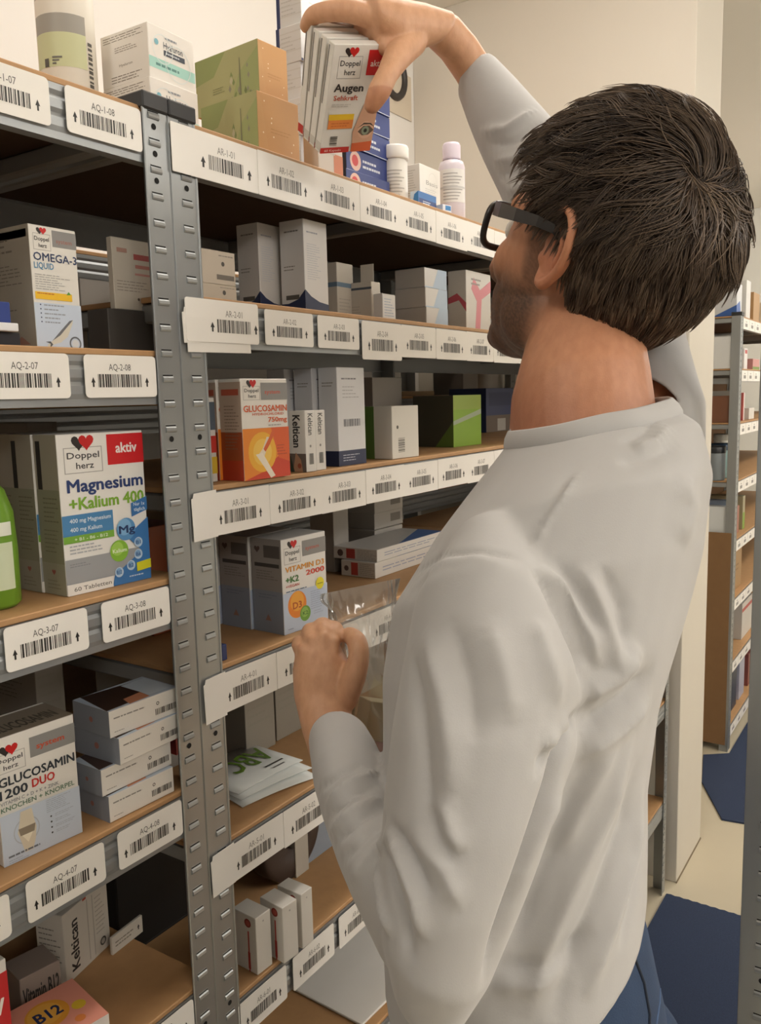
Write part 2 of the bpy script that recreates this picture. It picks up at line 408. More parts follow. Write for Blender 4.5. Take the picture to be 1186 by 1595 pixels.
for row, z in enumerate(AQ_Z[:5]):
    for k in range(8):
        xr_ = 0.5795-0.0995*(7-k); xl_ = xr_-0.0835
        if xl_ < 0.18: continue
        sd += 1
        bin_label('AQ-%d-%02d' % (row+1, k+1), beamQ[row], XQ[1]-1.0, xl_, xr_, z-0.0385, z+0.0005, -0.0030, seed=sd)
for row, z in enumerate(AR_Z[:6]):
    for k in range(9):
        xc = 0.690+0.0985*k; sd += 1
        xl_, xr_ = xc-0.0492, xc+0.0492
        zt_ = z-0.001+random.uniform(-.0008, .0008); zb_ = z-0.047+random.uniform(-.0015, .001); yy = -0.0034-0.0005*(k % 2)
        uu = (0.5-0.27, 0.5+0.27)
        if row == 0:
            if k == 0: xl_ = 0.6135; uu = ((0.664-xl_)/(xr_-xl_), (0.716-xl_)/(xr_-xl_)); yy = -0.0062
            else: yy = -0.0062-0.0005*(k % 2)
        elif row == 1:
            if k == 0: xl_ = 0.6195; xr_ = 0.729; uu = ((0.664-xl_)/(xr_-xl_), (0.716-xl_)/(xr_-xl_)); zb_ = z-0.041; zt_ = z+0.003; yy = -0.0068
            elif k < 3: xl_ += 0.004; xr_ -= 0.006; zb_ = z-0.040
            elif k == 3: zb_ = z-0.052
        elif row == 5:
            xl_ += 0.006; xr_ -= 0.006
        elif k == 0: xl_ = 0.6515; uu = ((0.664-xl_)/(xr_-xl_), (0.716-xl_)/(xr_-xl_))
        bin_label('AR-%d-%02d' % (row+1, k+1), beamR[row], XR[0], xl_, xr_, zb_, zt_, yy, u=uu, seed=sd, rnd=0.003 if row in (1, 5) else 0.0012, grey='8a8680', textv=0.62)
# bare paper strips wrapped over the middle rack's left post
def paper(parent, ox, x0, x1, z0, z1, y, ragged=0.0012):
    mb = MB(); t = 0.0006; P = [(0, 0), (x1-x0, ragged), (x1-x0-ragged, (z1-z0)*.5), (x1-x0, z1-z0), (ragged*2, z1-z0-ragged), (ragged, z1-z0-ragged*5), (-ragged, z1-z0-ragged*5.5)]
    n = len(P); mb.add([(p[0], 0, p[1]) for p in P]+[(p[0], t, p[1]) for p in P], [list(range(n))]+[[(i+1) % n, i, n+i, n+(i+1) % n] for i in range(n)], M_PAPER)
    o = mb.build('paper_strip', parent); o.location = (x0-ox, y, z0); return o
paper(beamR[1], XR[0], 0.6215, 0.716, AR_Z[1]-0.052, AR_Z[1]-0.004, -0.0058)
paper(beamR[1], XR[0], 0.6165, 0.650, AR_Z[1]-0.043, AR_Z[1]-0.006, -0.0062)
paper(beamR[2], XR[0], 0.6160, 0.6512, AR_Z[2]-0.049, AR_Z[2]+0.003, -0.0055)
paper(beamR[3], XR[0], 0.6190, 0.6512, AR_Z[3]-0.050, AR_Z[3]+0.001, -0.0055)
paper(beamR[4], XR[0], 0.6155, 0.6512, AR_Z[4]-0.046, AR_Z[4]+0.003, -0.0055)
for row, z in enumerate(FAR_Z):
    for k in range(12):
        mb = MB(); mb.cbox((0, 0, 0), (.12, .0006, .044), M_PAPER, .0002); pr = Printer(mb, (0, 0, 0), (1, 0, 0), (0, 0, 1), .12, .044)
        pr.rect(.3, .25, .7, .55, '8f8b86'); pr.rect(.38, .66, .62, .76, 'b5b1ab')
        o = mb.build('label', beamF[row]); o.location = (0.05+0.125*k, -0.0026, z-0.045)

# ------------------------------------------------------------------ cartons
TOPQ = [z+0.0067 for z in AQ_Z]; TOPR = [z+0.0067 for z in AR_Z]; TOPF = [z+.0067 for z in FAR_Z]
class Rec: pass
def carton(name, label, cat, z0, xl, xr, yt, Y=None, yb=None, xb=None, d=0.05, yaw=0.0, col='#e9e4dc', art=None, group=None, h=None, w=None, side=None, tilt=0.0, topc=None):
    """upright box on height z0. xl,xr: image columns of the front lower corners, yt: image row of its front upper left corner"""
    c_, s_ = math.cos(math.radians(yaw)), math.sin(math.radians(yaw))
    if yb is not None: P = onZ(xl, yb, z0)
    else:
        P = np.array([0, Y, z0], float); P[0] = solve_x(xl, P, (1, 0, 0))
    U = np.array([c_, s_, 0]); Dv = np.array([-s_, c_, 0])
    if w is None: w = float(solve_x(xr, P, U))
    if h is None: h = float(solve_y(yt, P, (0, 0, 1)))
    if xb is not None: d = float(solve_x(xb, P, Dv))
    z0 += 0.0003; P[2] = z0
    mb = MB(); mb.cbox((0, 0, 0), (w, d, h), card(col), 0.0007)
    if side: Printer(mb, (0, d, 0), (0, -1, 0), (0, 0, 1), d, h).rect(0, 0, 1, 1, side)
    if topc: Printer(mb, (0, 0, h), (1, 0, 0), (0, 1, 0), w, d).rect(0, 0, 1, 1, topc)
    if art:
        art(Printer(mb, (0, 0, 0), (1, 0, 0), (0, 0, 1), w, h), Printer(mb, (0, d, 0), (0, -1, 0), (0, 0, 1), d, h), Printer(mb, (0, 0, h), (1, 0, 0), (0, 1, 0), w, d))
    o = mb.build(name, None, tuple(P), math.radians(yaw)); tag(o, label, cat, group)
    r = Rec(); r.o = o; r.P = P; r.w = w; r.h = h; r.d = d; r.zt = z0+h; r.U = U; r.D = Dv; r.yaw = yaw
    return r
def again(r, label, du=0.0, dd=0.0, dz=0.0, yaw=None, name=None):
    o = r.o.copy(); COL.objects.link(o); o['label'] = label
    p = r.P+r.U*du+r.D*dd; o.location = (p[0], p[1], p[2]+dz)
    if yaw is not None: o.rotation_euler[2] = math.radians(yaw)
    return o
def side_lines(S, col='8d877c', seed=2, n=5):
    S.lines(.12, .78, .85, .92, 3, col, .35, seed); S.lines(.12, .52, .85, .70, n, col, .3, seed+1); S.lines(.12, .12, .8, .34, n, col, .3, seed+2)

# --- left rack, top shelf
def art_hya(F, S, T):
    F.rect(0, .20, 1, .40, 'a9d8cc'); F.lines(.14, .25, .86, .33, 1, '5f8f88', .6, 3)
    F.text('Hyaluron', .32, .74, .63, .12, '4d5660', 1); F.rect(.32, .50, .78, .60, '3b4350'); F.lines(.36, .52, .74, .58, 1, 'c8ccd0', .5, 9)
    F.lines(.36, .80, .66, .86, 1, '8d9298', .6, 5)
    F.ring(.30, .60, .22, .012, 'dfe6e4'); F.ring(.62, .42, .28, .012, 'dfe6e4'); F.disc(.17, .70, .045, '7fb7c4')
    S.lines(.06, .82, .9, .95, 3, '857c70', .3, 2); S.lines(.3, .6, .8, .72, 3, '857c70', .3, 4); S.text('Hyaluron', .38, .66, .34, .05, '857c70'); S.lines(.2, .05, .9, .2, 3, '857c70', .3, 6)
b1 = carton('cosmetics_box', 'lower white and mint cosmetics box behind the black post cap', 'box', TOPQ[0], 238, 312, 118, Y=0.055, xb=166, col='#ece7df', art=art_hya, group='white and mint cosmetics boxes')
b2 = carton('cosmetics_box', 'upper white and mint cosmetics box with flap top', 'box', b1.zt, 234, 305, 33, Y=0.057, xb=161, yaw=1.5, col='#ece7df', art=art_hya, group='white and mint cosmetics boxes')
# tall cosmetics tube
c = np.array([0, 0.135, TOPQ[0]]); c[0] = solve_x(114, c, (1, 0, 0)); rad = 0.0290
mb = MB(); WB = mat('tube_plastic', '#e4ddcf', .4)
mb.lathe([(rad*.93, 0), (rad, .003), (rad, .20), (rad*.97, .205), (rad*.5, .207), (rad*.5, .23), (rad*.48, .232)], WB, 40)
def cyl_print(mb, rad, a0, a1, z0, z1, col, n=10, e=.0003):
    V = []; 
    for i in range(n+1):
        a_ = math.radians(a0+(a1-a0)*i/n); V += [((rad+e)*math.cos(a_), (rad+e)*math.sin(a_), z0), ((rad+e)*math.cos(a_), (rad+e)*math.sin(a_), z1)]
    mb.add(V, [[2*i, 2*i+2, 2*i+3, 2*i+1] for i in range(n)], ink(col), True)
va = math.degrees(math.atan2(-.65-c[1], -c[0]))  # direction towards the viewer
cyl_print(mb, rad, va-75, va+40, .093, .111, '9d988e'); cyl_print(mb, rad, va-75, va+40, .060, .093, 'c6c89b'); cyl_print(mb, rad, va-75, va+35, .127, .165, 'b4b0a5')
cyl_print(mb, rad, va-75, va+35, .165, .2, 'c9cda6')
for k in range(6): cyl_print(mb, rad, va-45, va+10, .130+.006*k, .1325+.006*k, '8e8a80', e=.0006)
for k in range(12): cyl_print(mb, rad, va+44, va+56, .035+.0045*k, .037+.0045*k+(k % 3)*.0007, '55514b', 4)
for k in range(3): cyl_print(mb, rad, va-30, va-22+k*6, .062+.003*k, .0636+.003*k, '6b675f', 4, .0007)
cyl_print(mb, rad, va-48, va-38, .060, .068, '55514b', 4, .0007)
tag(mb.build('cosmetics_tube', None, tuple(c)), 'tall cream and olive cosmetics tube on the left rack top', 'tube')

# --- middle rack, top shelf
def art_green(F, S, T):
    rnd = random.Random(4)
    S.rect(0, 0, 1, 1, 'a8a672'); S.poly([(0, .55), (.3, .62), (.5, 1), (0, 1)], '8f9a5c'); S.poly([(.55, 0), (1, 0), (1, .9), (.7, .55)], '9aa268')
    for k in range(16):
        u = rnd.uniform(.55, .9); v = rnd.uniform(.05, .75); q = rnd.uniform(.03, .07)
        S.poly([(u, v), (u+q*.4, v+q), (u, v+q*2.4), (u-q*.4, v+q)], rnd.choice(['6d7846', '7c8a50', '8d8a72', 'b9b391']))
    S.poly([(.70, .0), (.735, .0), (.72, .8), (.71, .8)], '7b7a5c'); S.lines(.28, .3, .52, .42, 3, '7d8050', .3, 3)
    F.poly([(0, 0), (.25, 0), (.1, .9), (0, 1)], 'c99a63'); F.lines(.3, .4, .8, .5, 2, 'b9884f', .3, 2)
    for k in range(7): u = rnd.uniform(.1, .9); v = rnd.uniform(.1, .9); F.disc(u, v, .015, 'f2dfc0', 6)
g1 = carton('herbal_tea_box', 'lower olive and orange herbal box on the middle rack top', 'box', TOPR[0], 404, 468, 140, Y=0.030, xb=318, yaw=-4, col='#c8975f', art=art_green, group='olive herbal boxes')
g2 = carton('herbal_tea_box', 'upper olive and orange herbal box with leaf print', 'box', g1.zt, 405, 450, 60, Y=0.046, xb=308, yaw=-4, col='#c8975f', art=art_green, group='olive herbal boxes')
def art_navy(F, S, T):
    F.rect(0, .02, 1, .05, 'c7ccd8'); F.lines(.36, .24, .8, .72, 2, 'cfd4df', .45, 4); F.disc(.2, .5, .12, 'd8b3a4'); F.disc(.19, .52, .07, 'c23b3a')
    S.rect(0, 0, 1, 1, '1d2233')
z = TOPR[0]; navy = []
for k in range(8):
    nv = carton('navy_carton', ['lowest', 'second lowest', 'third lowest', 'fourth lowest', 'fourth highest', 'third highest', 'second highest', 'highest'][k]+' navy blue carton of the stack beside the white jar', 'box', z, 540, 608, 0, Y=0.05+0.004*(k % 2), xb=516, h=0.0305, yaw=-2+1.5*(k % 3), col='#27397a', art=art_navy, group='stacked navy cartons'); z = nv.zt
def art_lattice(F, S, T):
    F.rect(0, 0, 1, .07, '2a3560'); F.lines(.2, .3, .8, .75, 4, 'c4c0ba', .3, 3); S.rect(0, .0, .14, 1, '2a3560'); S.lines(.2, .3, .8, .75, 4, 'c4c0ba', .3, 3)
    for q in (.3, .55, .8): S.rect(.14, q, 1, q+.03, 'cfcbc4')
z = TOPR[0]
for k in range(6):
    lt = carton('white_navy_carton', ['bottom', 'second', 'third', 'fourth', 'fifth', 'top'][k]+' white carton with navy edge in the stack behind the held boxes', 'box', z, 470, 530, 0, Y=0.16+.003*(k % 2), xb=432, h=.052, yaw=2*(k % 2), col='#d9d6d2', art=art_lattice, group='stacked white and navy cartons'); z = lt.zt
def jar(name, label, cat, px, Y, z0, prof, m, prints=None, capm=None, group=None, capprof=None):
    c = np.array([0, Y, z0+.0003]); c[0] = solve_x(px, c, (1, 0, 0)); mb = MB(); mb.lathe(prof, m, 36)
    va = math.degrees(math.atan2(CAM[1]-c[1], CAM[0]-c[0]))
    if prints: prints(mb, va)
    o = mb.build('body' if capm else name, None, None)
    if capm:
        r = empty(name, tuple(c)); o.parent = r; m2 = MB(); m2.lathe(capprof, capm, 36); m2.build('lid', r); o = r
    else: o.location = tuple(c)
    return tag(o, label, cat, group)
PLW = mat('white_plastic', '#e6e3dc', .35); PLK = mat('white_lid', '#efece6', .4)
def jp(mb, va):
    for k in range(8): cyl_print(mb, .0185, va-40, va+20+(k % 3)*12, .012+.005*k, .0138+.005*k, 'b9b6ae', 8)
jar('pill_jar', 'white pill jar with screw lid beside the navy cartons', 'jar', 617, 0.05, TOPR[0], [(.0175, 0), (.0185, .002), (.0185, .062), (.016, .066), (.016, .07)], PLW, jp, PLK, capprof=[(.0195, .066), (.0205, .068), (.0205, .082), (.0190, .085)])
def art_base(F, S, T):
    F.text('Basis', .3, .85, .62, .09, '9a978f', 0); F.ring(.62, .72, .2, .012, 'd5d1ca'); F.lines(.25, .35, .8, .55, 5, 'c4c0b8', .3, 2)
    S.lines(.1, .3, .8, .9, 12, 'bdb8ae', .3, 5)
carton('supplement_box', 'white supplement box with faint grey print on the rack top', 'box', TOPR[0], 655, 687, 254, Y=0.042, xb=633, col='#e3dfd7', art=art_base)
def art_blue(F, S, T): F.rect(0, 0, 1, 1, '2a6cb0'); F.rect(.05, .05, 1, .55, '1f3f7c'); F.lines(.25, .2, .85, .45, 2, 'd8e4f2', .4, 3); S.rect(0, 0, 1, 1, 'cfe0ee'); S.poly([(.2, 0), (1, 0), (1, 1), (.5, .8)], '3f86c6')
carton('blue_carton', 'small bright blue carton in front of the white supplement box', 'box', TOPR[0], 652, 680, 297, Y=0.018, xb=640, col='#2a6cb0', art=art_blue)
PLP = mat('lilac_plastic', '#d9cfd6', .3)
def bp(mb, va):
    cyl_print(mb, .0215, va-60, va+70, .030, .082, 'e2ded9', 16)
    for k in range(9): cyl_print(mb, .0215, va-40, va+25+(k % 4)*8, .034+.005*k, .0356+.005*k, 'aaa6a2', 8, .0006)
    cyl_print(mb, .0215, va-60, va+70, .052, .055, 'c5c2bf', 16, .0007)
jar('lotion_bottle', 'pale lilac bottle with ribbed cap on the rack top', 'bottle', 705, 0.045, TOPR[0], [(.020, 0), (.0215, .003), (.0215, .088), (.019, .096), (.012, .099), (.012, .104)], PLP, bp, mat('lilac_cap', '#dccfda', .4), capprof=[(.0145, .100), (.0148, .102), (.0148, .122), (.0125, .126)])
def art_ws(F, S, T): F.rect(.3, .3, .9, .9, '2f7fbf'); S.rect(0, 0, 1, 1, 'c8d4e4')
carton('white_blue_sachet_box', 'tiny white and blue flat box beside the lilac bottle', 'box', TOPR[0], 690, 704, 318, Y=0.012, d=.02, yaw=-12, col='#d9dde6', art=art_ws)
# wall notice with dark ring
p = onY(613, 118, 0.898); a, b = onY(585, 90, .898), onY(641, 190, .898)
nt_ = tag(empty('wall_notice', tuple(p)), 'pale paper notice with a dark ring on the wall beyond the raised hand', 'notice')
mb = MB(); mb.cbox((a[0]-p[0], -.002, b[2]-p[2]), (b[0]-p[0], 0, a[2]-p[2]), mat('notice_paper', '#d2c6b2', .7), .0005); mb.build('sheet', nt_)
mb = MB(); mb.tube([(.06*math.cos(t)-.0, -.004, .065*math.sin(t)) for t in [2*math.pi*i/28 for i in range(28)]], .012, mat('dark_ring', '#3a3633', .5), 8, True); mb.build('ring', nt_)

# --- left rack, second shelf
def art_omega(F, S, T):
    F.rect(.48, .84, 1, .975, '8f8d8b'); F.text('system', .56, .9, .875, .035, 'a06a5c', 1)
    F.logo(.08, .80, .44, .99)
    F.text('OMEGA-3', .06, .98, .715, .065, '2c3d63', 1); F.text('LIQUID', .06, .47, .65, .05, '4f8db4', 1)
    F.lines(.06, .475, .80, .61, 7, 'a9a7a4', .3, 8); F.rect(.04, .40, .82, .46, 'f0c02a'); F.lines(.08, .44, .45, .455, 1, 'c06a28', .6, 2); F.poly([(.70, .45), (.80, .455), (.75, .48)], '5f9a3c')
    F.rect(0, 0, 1, .37, 'c9d5e6')
    for k in range(5): F.disc(.13, .355-.035*k, .014, '2c3d63', 8); F.lines(.2, .345-.035*k, .66, .362-.035*k, 1, '9aa0aa', .6, k)
    F.poly([(.20, .02), (.32, .06), (.52, .15), (.72, .235), (.80, .245), (.78, .21), (.66, .10), (.50, .05), (.34, .03), (.28, -.0)], 'd6d2c4'); F.poly([(.32, .06), (.52, .15), (.72, .235), (.80, .245), (.70, .20), (.50, .11)], '6d7076'); F.poly([(.18, .05), (.28, .035), (.26, 0), (.33, .03), (.28, .055)], '5b5f66')
    F.ring(.82, .045, .13, .03, '6b6f76'); F.disc(.82, .045, .075, 'd9dde2', 16)
    S.rect(0, .90, .96, .965, '2d2b2a'); side_lines(S, '7a7368', 3, 6); S.poly([(.60, .03), (.75, .10), (.9, .03)], 'a87a6a')
om = carton('fish_oil_box', 'tall white fish oil box with yellow stripe and fish picture', 'box', TOPQ[1], 58, 130, 348, Y=0.028, d=.085, col='#e6e2da', art=art_omega, side='aaa293')
def art_bw(F, S, T): F.rect(0, 0, 1, 1, '233a78')
z = TOPQ[1]
k1 = carton('blue_white_carton', 'black edged carton under the blue one at the left photo edge', 'box', z, -30, 33, 515, Y=0.018, d=.05, yaw=6, col='#26262c')
k2 = carton('blue_white_carton', 'white flat carton between blue and black ones at the left edge', 'box', k1.zt, -30, 30, 500, Y=0.012, d=.05, yaw=3, col='#e4e4e6')
k3 = carton('blue_white_carton', 'blue carton on top of the pile at the left edge', 'box', k2.zt, -40, 18, 466, Y=0.016, d=.05, yaw=2, col='#2a3f86')
def art_red1(F, S, T): F.rect(.55, .45, 1, .60, 'a8554a'); F.rect(.1, .1, .5, .4, '8d97a0'); side_lines(S)
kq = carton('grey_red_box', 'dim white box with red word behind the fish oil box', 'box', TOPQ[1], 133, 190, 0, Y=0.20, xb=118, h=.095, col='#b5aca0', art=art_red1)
zz = TOPQ[1]
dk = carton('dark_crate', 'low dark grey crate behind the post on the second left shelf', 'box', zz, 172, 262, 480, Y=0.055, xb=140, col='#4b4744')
def art_gr(F, S, T):
    F.rect(.55, .72, 1, .80, 'b0413c'); F.rect(.58, .60, 1, .65, 'c07a70'); F.rect(.56, .50, 1, .53, 'c98d84'); F.lines(.08, .25, .9, .42, 4, 'a0968a', .3, 2); F.rect(.12, .8, .38, .86, 'b58a7c'); F.disc(.62, .16, .03, '5d554c')
carton('red_print_box', 'grey white box with red lettering on the dark crate', 'box', dk.zt, 180, 239, 368, Y=0.058, xb=172, col='#cfc6b8', art=art_gr)

# --- left rack, third shelf
def art_mag(F, S, T):
    F.logo(.07, .755, .50, .985); F.rect(.56, .79, 1, .985, 'd01f24'); F.text('aktiv', .66, .92, .865, .065, 'f2e9e4', 2)
    F.text('Magnesium', .08, .97, .64, .078, '2b3f74', 2); F.text('+Kalium 400', .09, .97, .53, .075, '7fae35', 2)
    F.rect(0, .37, .575, .50, '4b86b8'); F.text('400 mg Magnesium', .08, .55, .45, .026, 'dfeaf2', 1); F.text('400 mg Kalium', .08, .44, .395, .026, 'dfeaf2', 1)
    F.rect(0, .325, .575, .37, '78ab3d'); F.text('+ B1 - B6 - B12', .12, .5, .336, .02, 'e6efd9', 1)
    F.lines(.06, .25, .45, .315, 3, 'b0b3b6', .4, 4)
    F.rect(0, .07, 1, .225, '9d9fa1'); F.poly([(.72, .31), (1, .42), (1, .0), (.52, .0), (.55, .07), (.9, .2)], '3f78b5'); F.lines(.05, .17, .3, .2, 2, '85878a', .4, 4)
    F.poly([(.80, .435), (1, .47), (1, .56), (.80, .525)], '3d74b0'); F.text('Nur 1x', .83, .97, .505, .022, 'dfeaf2', 1); F.text('täglich', .83, .97, .47, .022, 'dfeaf2', 1)
    F.disc(.72, .36, .115, '5a93c6', 26); F.disc(.70, .375, .085, '7fb0d8', 22); F.text('Mg', .63, .83, .335, .05, '1f3462', 2)
    F.disc(.62, .225, .11, '86b93a', 26); F.disc(.60, .24, .07, 'a3cf5a', 20); F.text('Kalium', .54, .71, .215, .025, 'eef5df', 1)
    for (u, v, t) in ((.86, .26, 'B1'), (.85, .18, 'B6'), (.75, .115, 'B2'), (.60, .085, 'B12')): F.disc(u, v, .052, 'b9cfe4', 16); F.disc(u-.005, v+.004, .036, '7fa7cf', 14); F.text(t, u-.03, u+.03, v-.012, .024, '35588e', 1)
    F.poly([(.82, .065), (1, .075), (1, .135), (.82, .125)], 'd9d52c'); F.rect(0, 0, .52, .07, 'e9e6e0'); F.text('60 Tabletten', .07, .5, .022, .026, '77756f', 1)
    F.lines(.72, .035, .97, .05, 1, 'c5d5e6', .5, 4)
    S.rect(0, .66, 1, 1, 'b0a998'); S.rect(.08, .66, .28, .96, '2a2622'); S.rect(0, .2, 1, .66, '98977f'); S.lines(.25, .45, .9, .62, 6, '77755f', .3, 2); S.lines(.2, .26, .9, .42, 6, '7d7c66', .3, 6); S.rect(0, 0, 1, .2, 'a5a390'); S.heart(.5, .145, .09, '9f5a50'); S.lines(.2, .03, .8, .1, 3, '8a8874', .3, 4)
mg = carton('magnesium_box', 'front white magnesium tablet box with red and blue print', 'box', TOPQ[2], 105, 235, 678, yb=930, xb=70, yaw=-2.0, col='#ece9e3', art=art_mag, group='magnesium tablet boxes')
again(mg, 'second magnesium tablet box directly behind the front one', dd=mg.d+.001, du=-.002); again(mg, 'third magnesium tablet box at the back of the row', dd=2*mg.d+.002, du=-.001)
# green bottle cut by the left edge
GP = mat('green_plastic', '#6f9a2e', .3); LBL = mat('green_label', '#cfd8b8', .5)
P = onZ(-8, 945, TOPQ[2]); mb = MB()
prof = [(.019, 0), (.023, .004), (.0235, .05), (.022, .085), (.016, .105), (.010, .112), (.010, .118)]
mb.lathe(prof, GP, 28); va = math.degrees(math.atan2(CAM[1]-P[1], CAM[0]-P[0])); cyl_print(mb, .0236, va-50, va+50, .018, .06, 'cfd8b8', 12); cyl_print(mb, .0236, va-50, va+50, .066, .078, 'e4e7d8', 12)
gb = empty('detergent_bottle', (P[0], P[1], TOPQ[2]+.0003)); mb.build('body', gb); mb = MB(); mb.lathe([(.013, .117), (.0135, .119), (.0135, .132), (.011, .135)], mat('green_cap', '#86b53a', .35), 24); mb.build('cap', gb)
tag(gb, 'green bottle with pale label cut by the left photo edge', 'bottle')
def art_dim(F, S, T): side_lines(S, '6a655c', 4); F.lines(.1, .3, .9, .8, 6, '8a857a', .3, 3)
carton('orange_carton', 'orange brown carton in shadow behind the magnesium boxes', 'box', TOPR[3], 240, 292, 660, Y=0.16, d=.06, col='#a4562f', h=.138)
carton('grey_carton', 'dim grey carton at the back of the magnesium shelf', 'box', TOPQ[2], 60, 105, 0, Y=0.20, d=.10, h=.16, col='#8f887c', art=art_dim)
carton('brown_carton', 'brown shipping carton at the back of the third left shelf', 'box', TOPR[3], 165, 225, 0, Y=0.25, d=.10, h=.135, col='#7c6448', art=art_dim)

# --- left rack, fourth shelf
def art_duo(F, S, T):
    F.logo(-.02, .72, .36, .93); F.rect(.42, .77, 1, .93, '8f8e8c'); F.text('system', .50, .86, .825, .045, 'c0563c', 2)
    F.text('GLUCOSAMIN', .02, .97, .62, .070, '32383f', 2); F.text('1200', .02, .36, .525, .07, '32383f', 2); F.text('DUO', .41, .70, .535, .065, 'c8322c', 2)
    F.text('VITAMIN C + D + K + ZINK', .02, .74, .478, .028, '8d8f92', 1); F.text('KNOCHEN + KNORPEL', .02, .94, .425, .038, '56775f', 1)
    F.rect(0, 0, 1, .40, 'c6d0df'); F.lines(.56, .28, .93, .39, 7, 'a4adbb', .3, 5)
    for k in range(4): F.disc(.61, .245-.045*k, .012, '2d3238', 8); F.lines(.66, .23-.045*k, .92, .258-.045*k, 2, 'a4adbb', .35, k)
    F.ring(.30, .22, .16, .012, 'b3b9c2'); F.poly([(.24, .38), (.38, .38), (.40, .28), (.42, .22), (.40, .13), (.36, .05), (.26, .05), (.23, .13), (.19, .22), (.22, .30)], 'd8cdb8'); F.poly([(.20, .25), (.41, .25), (.39, .19), (.22, .19)], '8f8372'); F.poly([(.24, .19), (.37, .19), (.31, .12)], 'efe6d0')
    F.lines(.06, .05, .48, .075, 1, '6f747d', .6, 6); F.lines(.06, .005, .3, .04, 2, 'a4adbb', .35, 8)
    T.rect(0, 0, 1, .92, '8a7f70'); T.text('GLUCOSAMIN', .1, .9, .2, .35, '4a443c', 2)
du = carton('joint_tablet_box', 'large white joint tablet box with grey band at the lower left', 'box', TOPQ[3], 6, 128, 1155, yb=1352, d=.055, yaw=-5, col='#e8e4dd', art=art_duo)
def art_flat(F, S, T):
    F.lines(.06, .62, .5, .76, 1, '8f8b85', .35, 2); F.disc(.68, .66, .022, '33302d', 10); F.disc(.68, .66, .013, 'e8e4dd', 8); F.bars(.64, .22, .96, .46, '3a3733', 20, 5); F.lines(.06, .15, .25, .22, 1, 'a09b94', .4, 3)
    S.rect(0, 0, 1, 1, '8a8f98'); S.disc(.5, .5, .05, 'a06a60')
    T.rect(0, 0, 1, 1, 'b9c6d6'); T.poly([(0, .05), (.55, .1), (.8, .9), (.1, 1)], '3d2b24'); T.poly([(.3, .02), (.6, .05), (.62, .35), (.35, .3)], 'c98a6a'); T.rect(.62, .1, .98, .9, 'cdd8e4')
fl = []
fb = carton('flat_tablet_box', 'lowest flat white tablet box with blue side on the wooden shelf', 'box', TOPQ[3], 172, 272, 1242, yb=1283, xb=120, yaw=-2, col='#eae5dd', art=art_flat, group='stack of flat tablet boxes')
z = fb.zt
for k, (xl, xr, yt, xb, yaw, Yo) in enumerate([(160, 268, 1188, 115, -1, .004), (188, 284, 1128, 118, 1, -.004), (172, 280, 1086, 116, -3, .003)]):
    q = carton('flat_tablet_box', ['second lowest flat white tablet box pushed left in the stack', 'third flat tablet box sticking out to the front of the stack', 'topmost flat tablet box showing a dark haired head picture'][k], 'box', z, xl, xr, 0, Y=float(fb.P[1])+Yo, xb=xb, h=fb.h, yaw=yaw, col='#eae5dd', art=art_flat, group='stack of flat tablet boxes'); z = q.zt
carton('red_carton', 'small red and grey carton squeezed behind the flat box stack', 'box', TOPQ[3], 275, 300, 1155, Y=0.075, xb=262, col='#8f2f2c', h=.06)
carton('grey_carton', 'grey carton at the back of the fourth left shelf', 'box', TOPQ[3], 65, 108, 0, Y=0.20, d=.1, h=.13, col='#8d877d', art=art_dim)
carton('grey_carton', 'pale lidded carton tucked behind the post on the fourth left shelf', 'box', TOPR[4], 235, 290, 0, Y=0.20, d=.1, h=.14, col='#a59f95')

# --- left rack, fifth shelf
def art_kelt_big(F, S, T):
    F.rect(0, 0, 1, 1, 'd6cfc3'); F.text('Keltican', .10, .82, .30, .17, '2c2825', 2, 90)
    F.rect(.52, .05, .54, .95, 'b3aca0'); F.rect(.64, .05, .66, .95, 'b3aca0'); F.lines(.7, .3, .92, .9, 9, 'b0a99d', .25, 3); F.disc(.84, .15, .07, '4a453f', 12); F.disc(.84, .15, .045, 'b8b1a5', 10); F.poly([(.44, .97), (.52, .97), (.52, 1.0), (.44, 1.0)], 'c0492e'); S.lines(.1, .2, .9, .8, 8, '8a8378', .25, 3)
kb = carton('open_display_carton', 'opened white display carton with tall dark lettering on the lowest left shelf', 'box', TOPQ[4], 105, 172, 1428, yb=1535, xb=62, yaw=14, col='#d6cfc3', art=art_kelt_big)
def art_ch(F, S, T): F.rect(.0, .60, 1, .93, 'c42a2c'); F.text('aktiv', .2, .92, .70, .13, 'efe6e0', 2); F.text('reich', .05, .93, .32, .15, '4d7a2e', 2); F.rect(0, 0, 1, .1, 'cfcac2')
carton('red_band_box', 'white box with red band and green letters at the bottom left corner', 'box', TOPQ[4], -62, 32, 0, Y=0.012, d=.05, yaw=-3, h=.160, col='#e4dfd8', art=art_ch)
def art_b12(F, S, T):
    T.rect(0, 0, 1, 1, 'e79a86'); T.poly([(0, 0), (.5, 0), (.3, .5), (0, .6)], 'f0c7b8'); T.disc(.52, .58, .24, 'e9a03a', 24); T.disc(.50, .6, .19, 'eeb04e', 20); T.text('B12', .38, .68, .48, .2, '2b3560', 2); T.disc(.84, .45, .08, 'e7c13c', 14); T.rect(0, 0, .2, .12, 'e6c531'); T.disc(.75, .2, .06, 'e58a4a', 12)
    F.rect(0, 0, 1, 1, 'e9e0da'); F.lines(.05, .5, .5, .85, 1, 'c23c36', .5, 2); F.bars(.62, .15, .95, .8, '3a3733', 16, 8); F.rect(0, 0, .6, .4, 'e59a52')
bb = carton('vitamin_box', 'flat pink and orange vitamin box lying in front at the bottom left', 'box', TOPQ[4], 40, 175, 0, Y=0.010, d=.075, h=.052, yaw=-10, col='#e5a18a', art=art_b12)
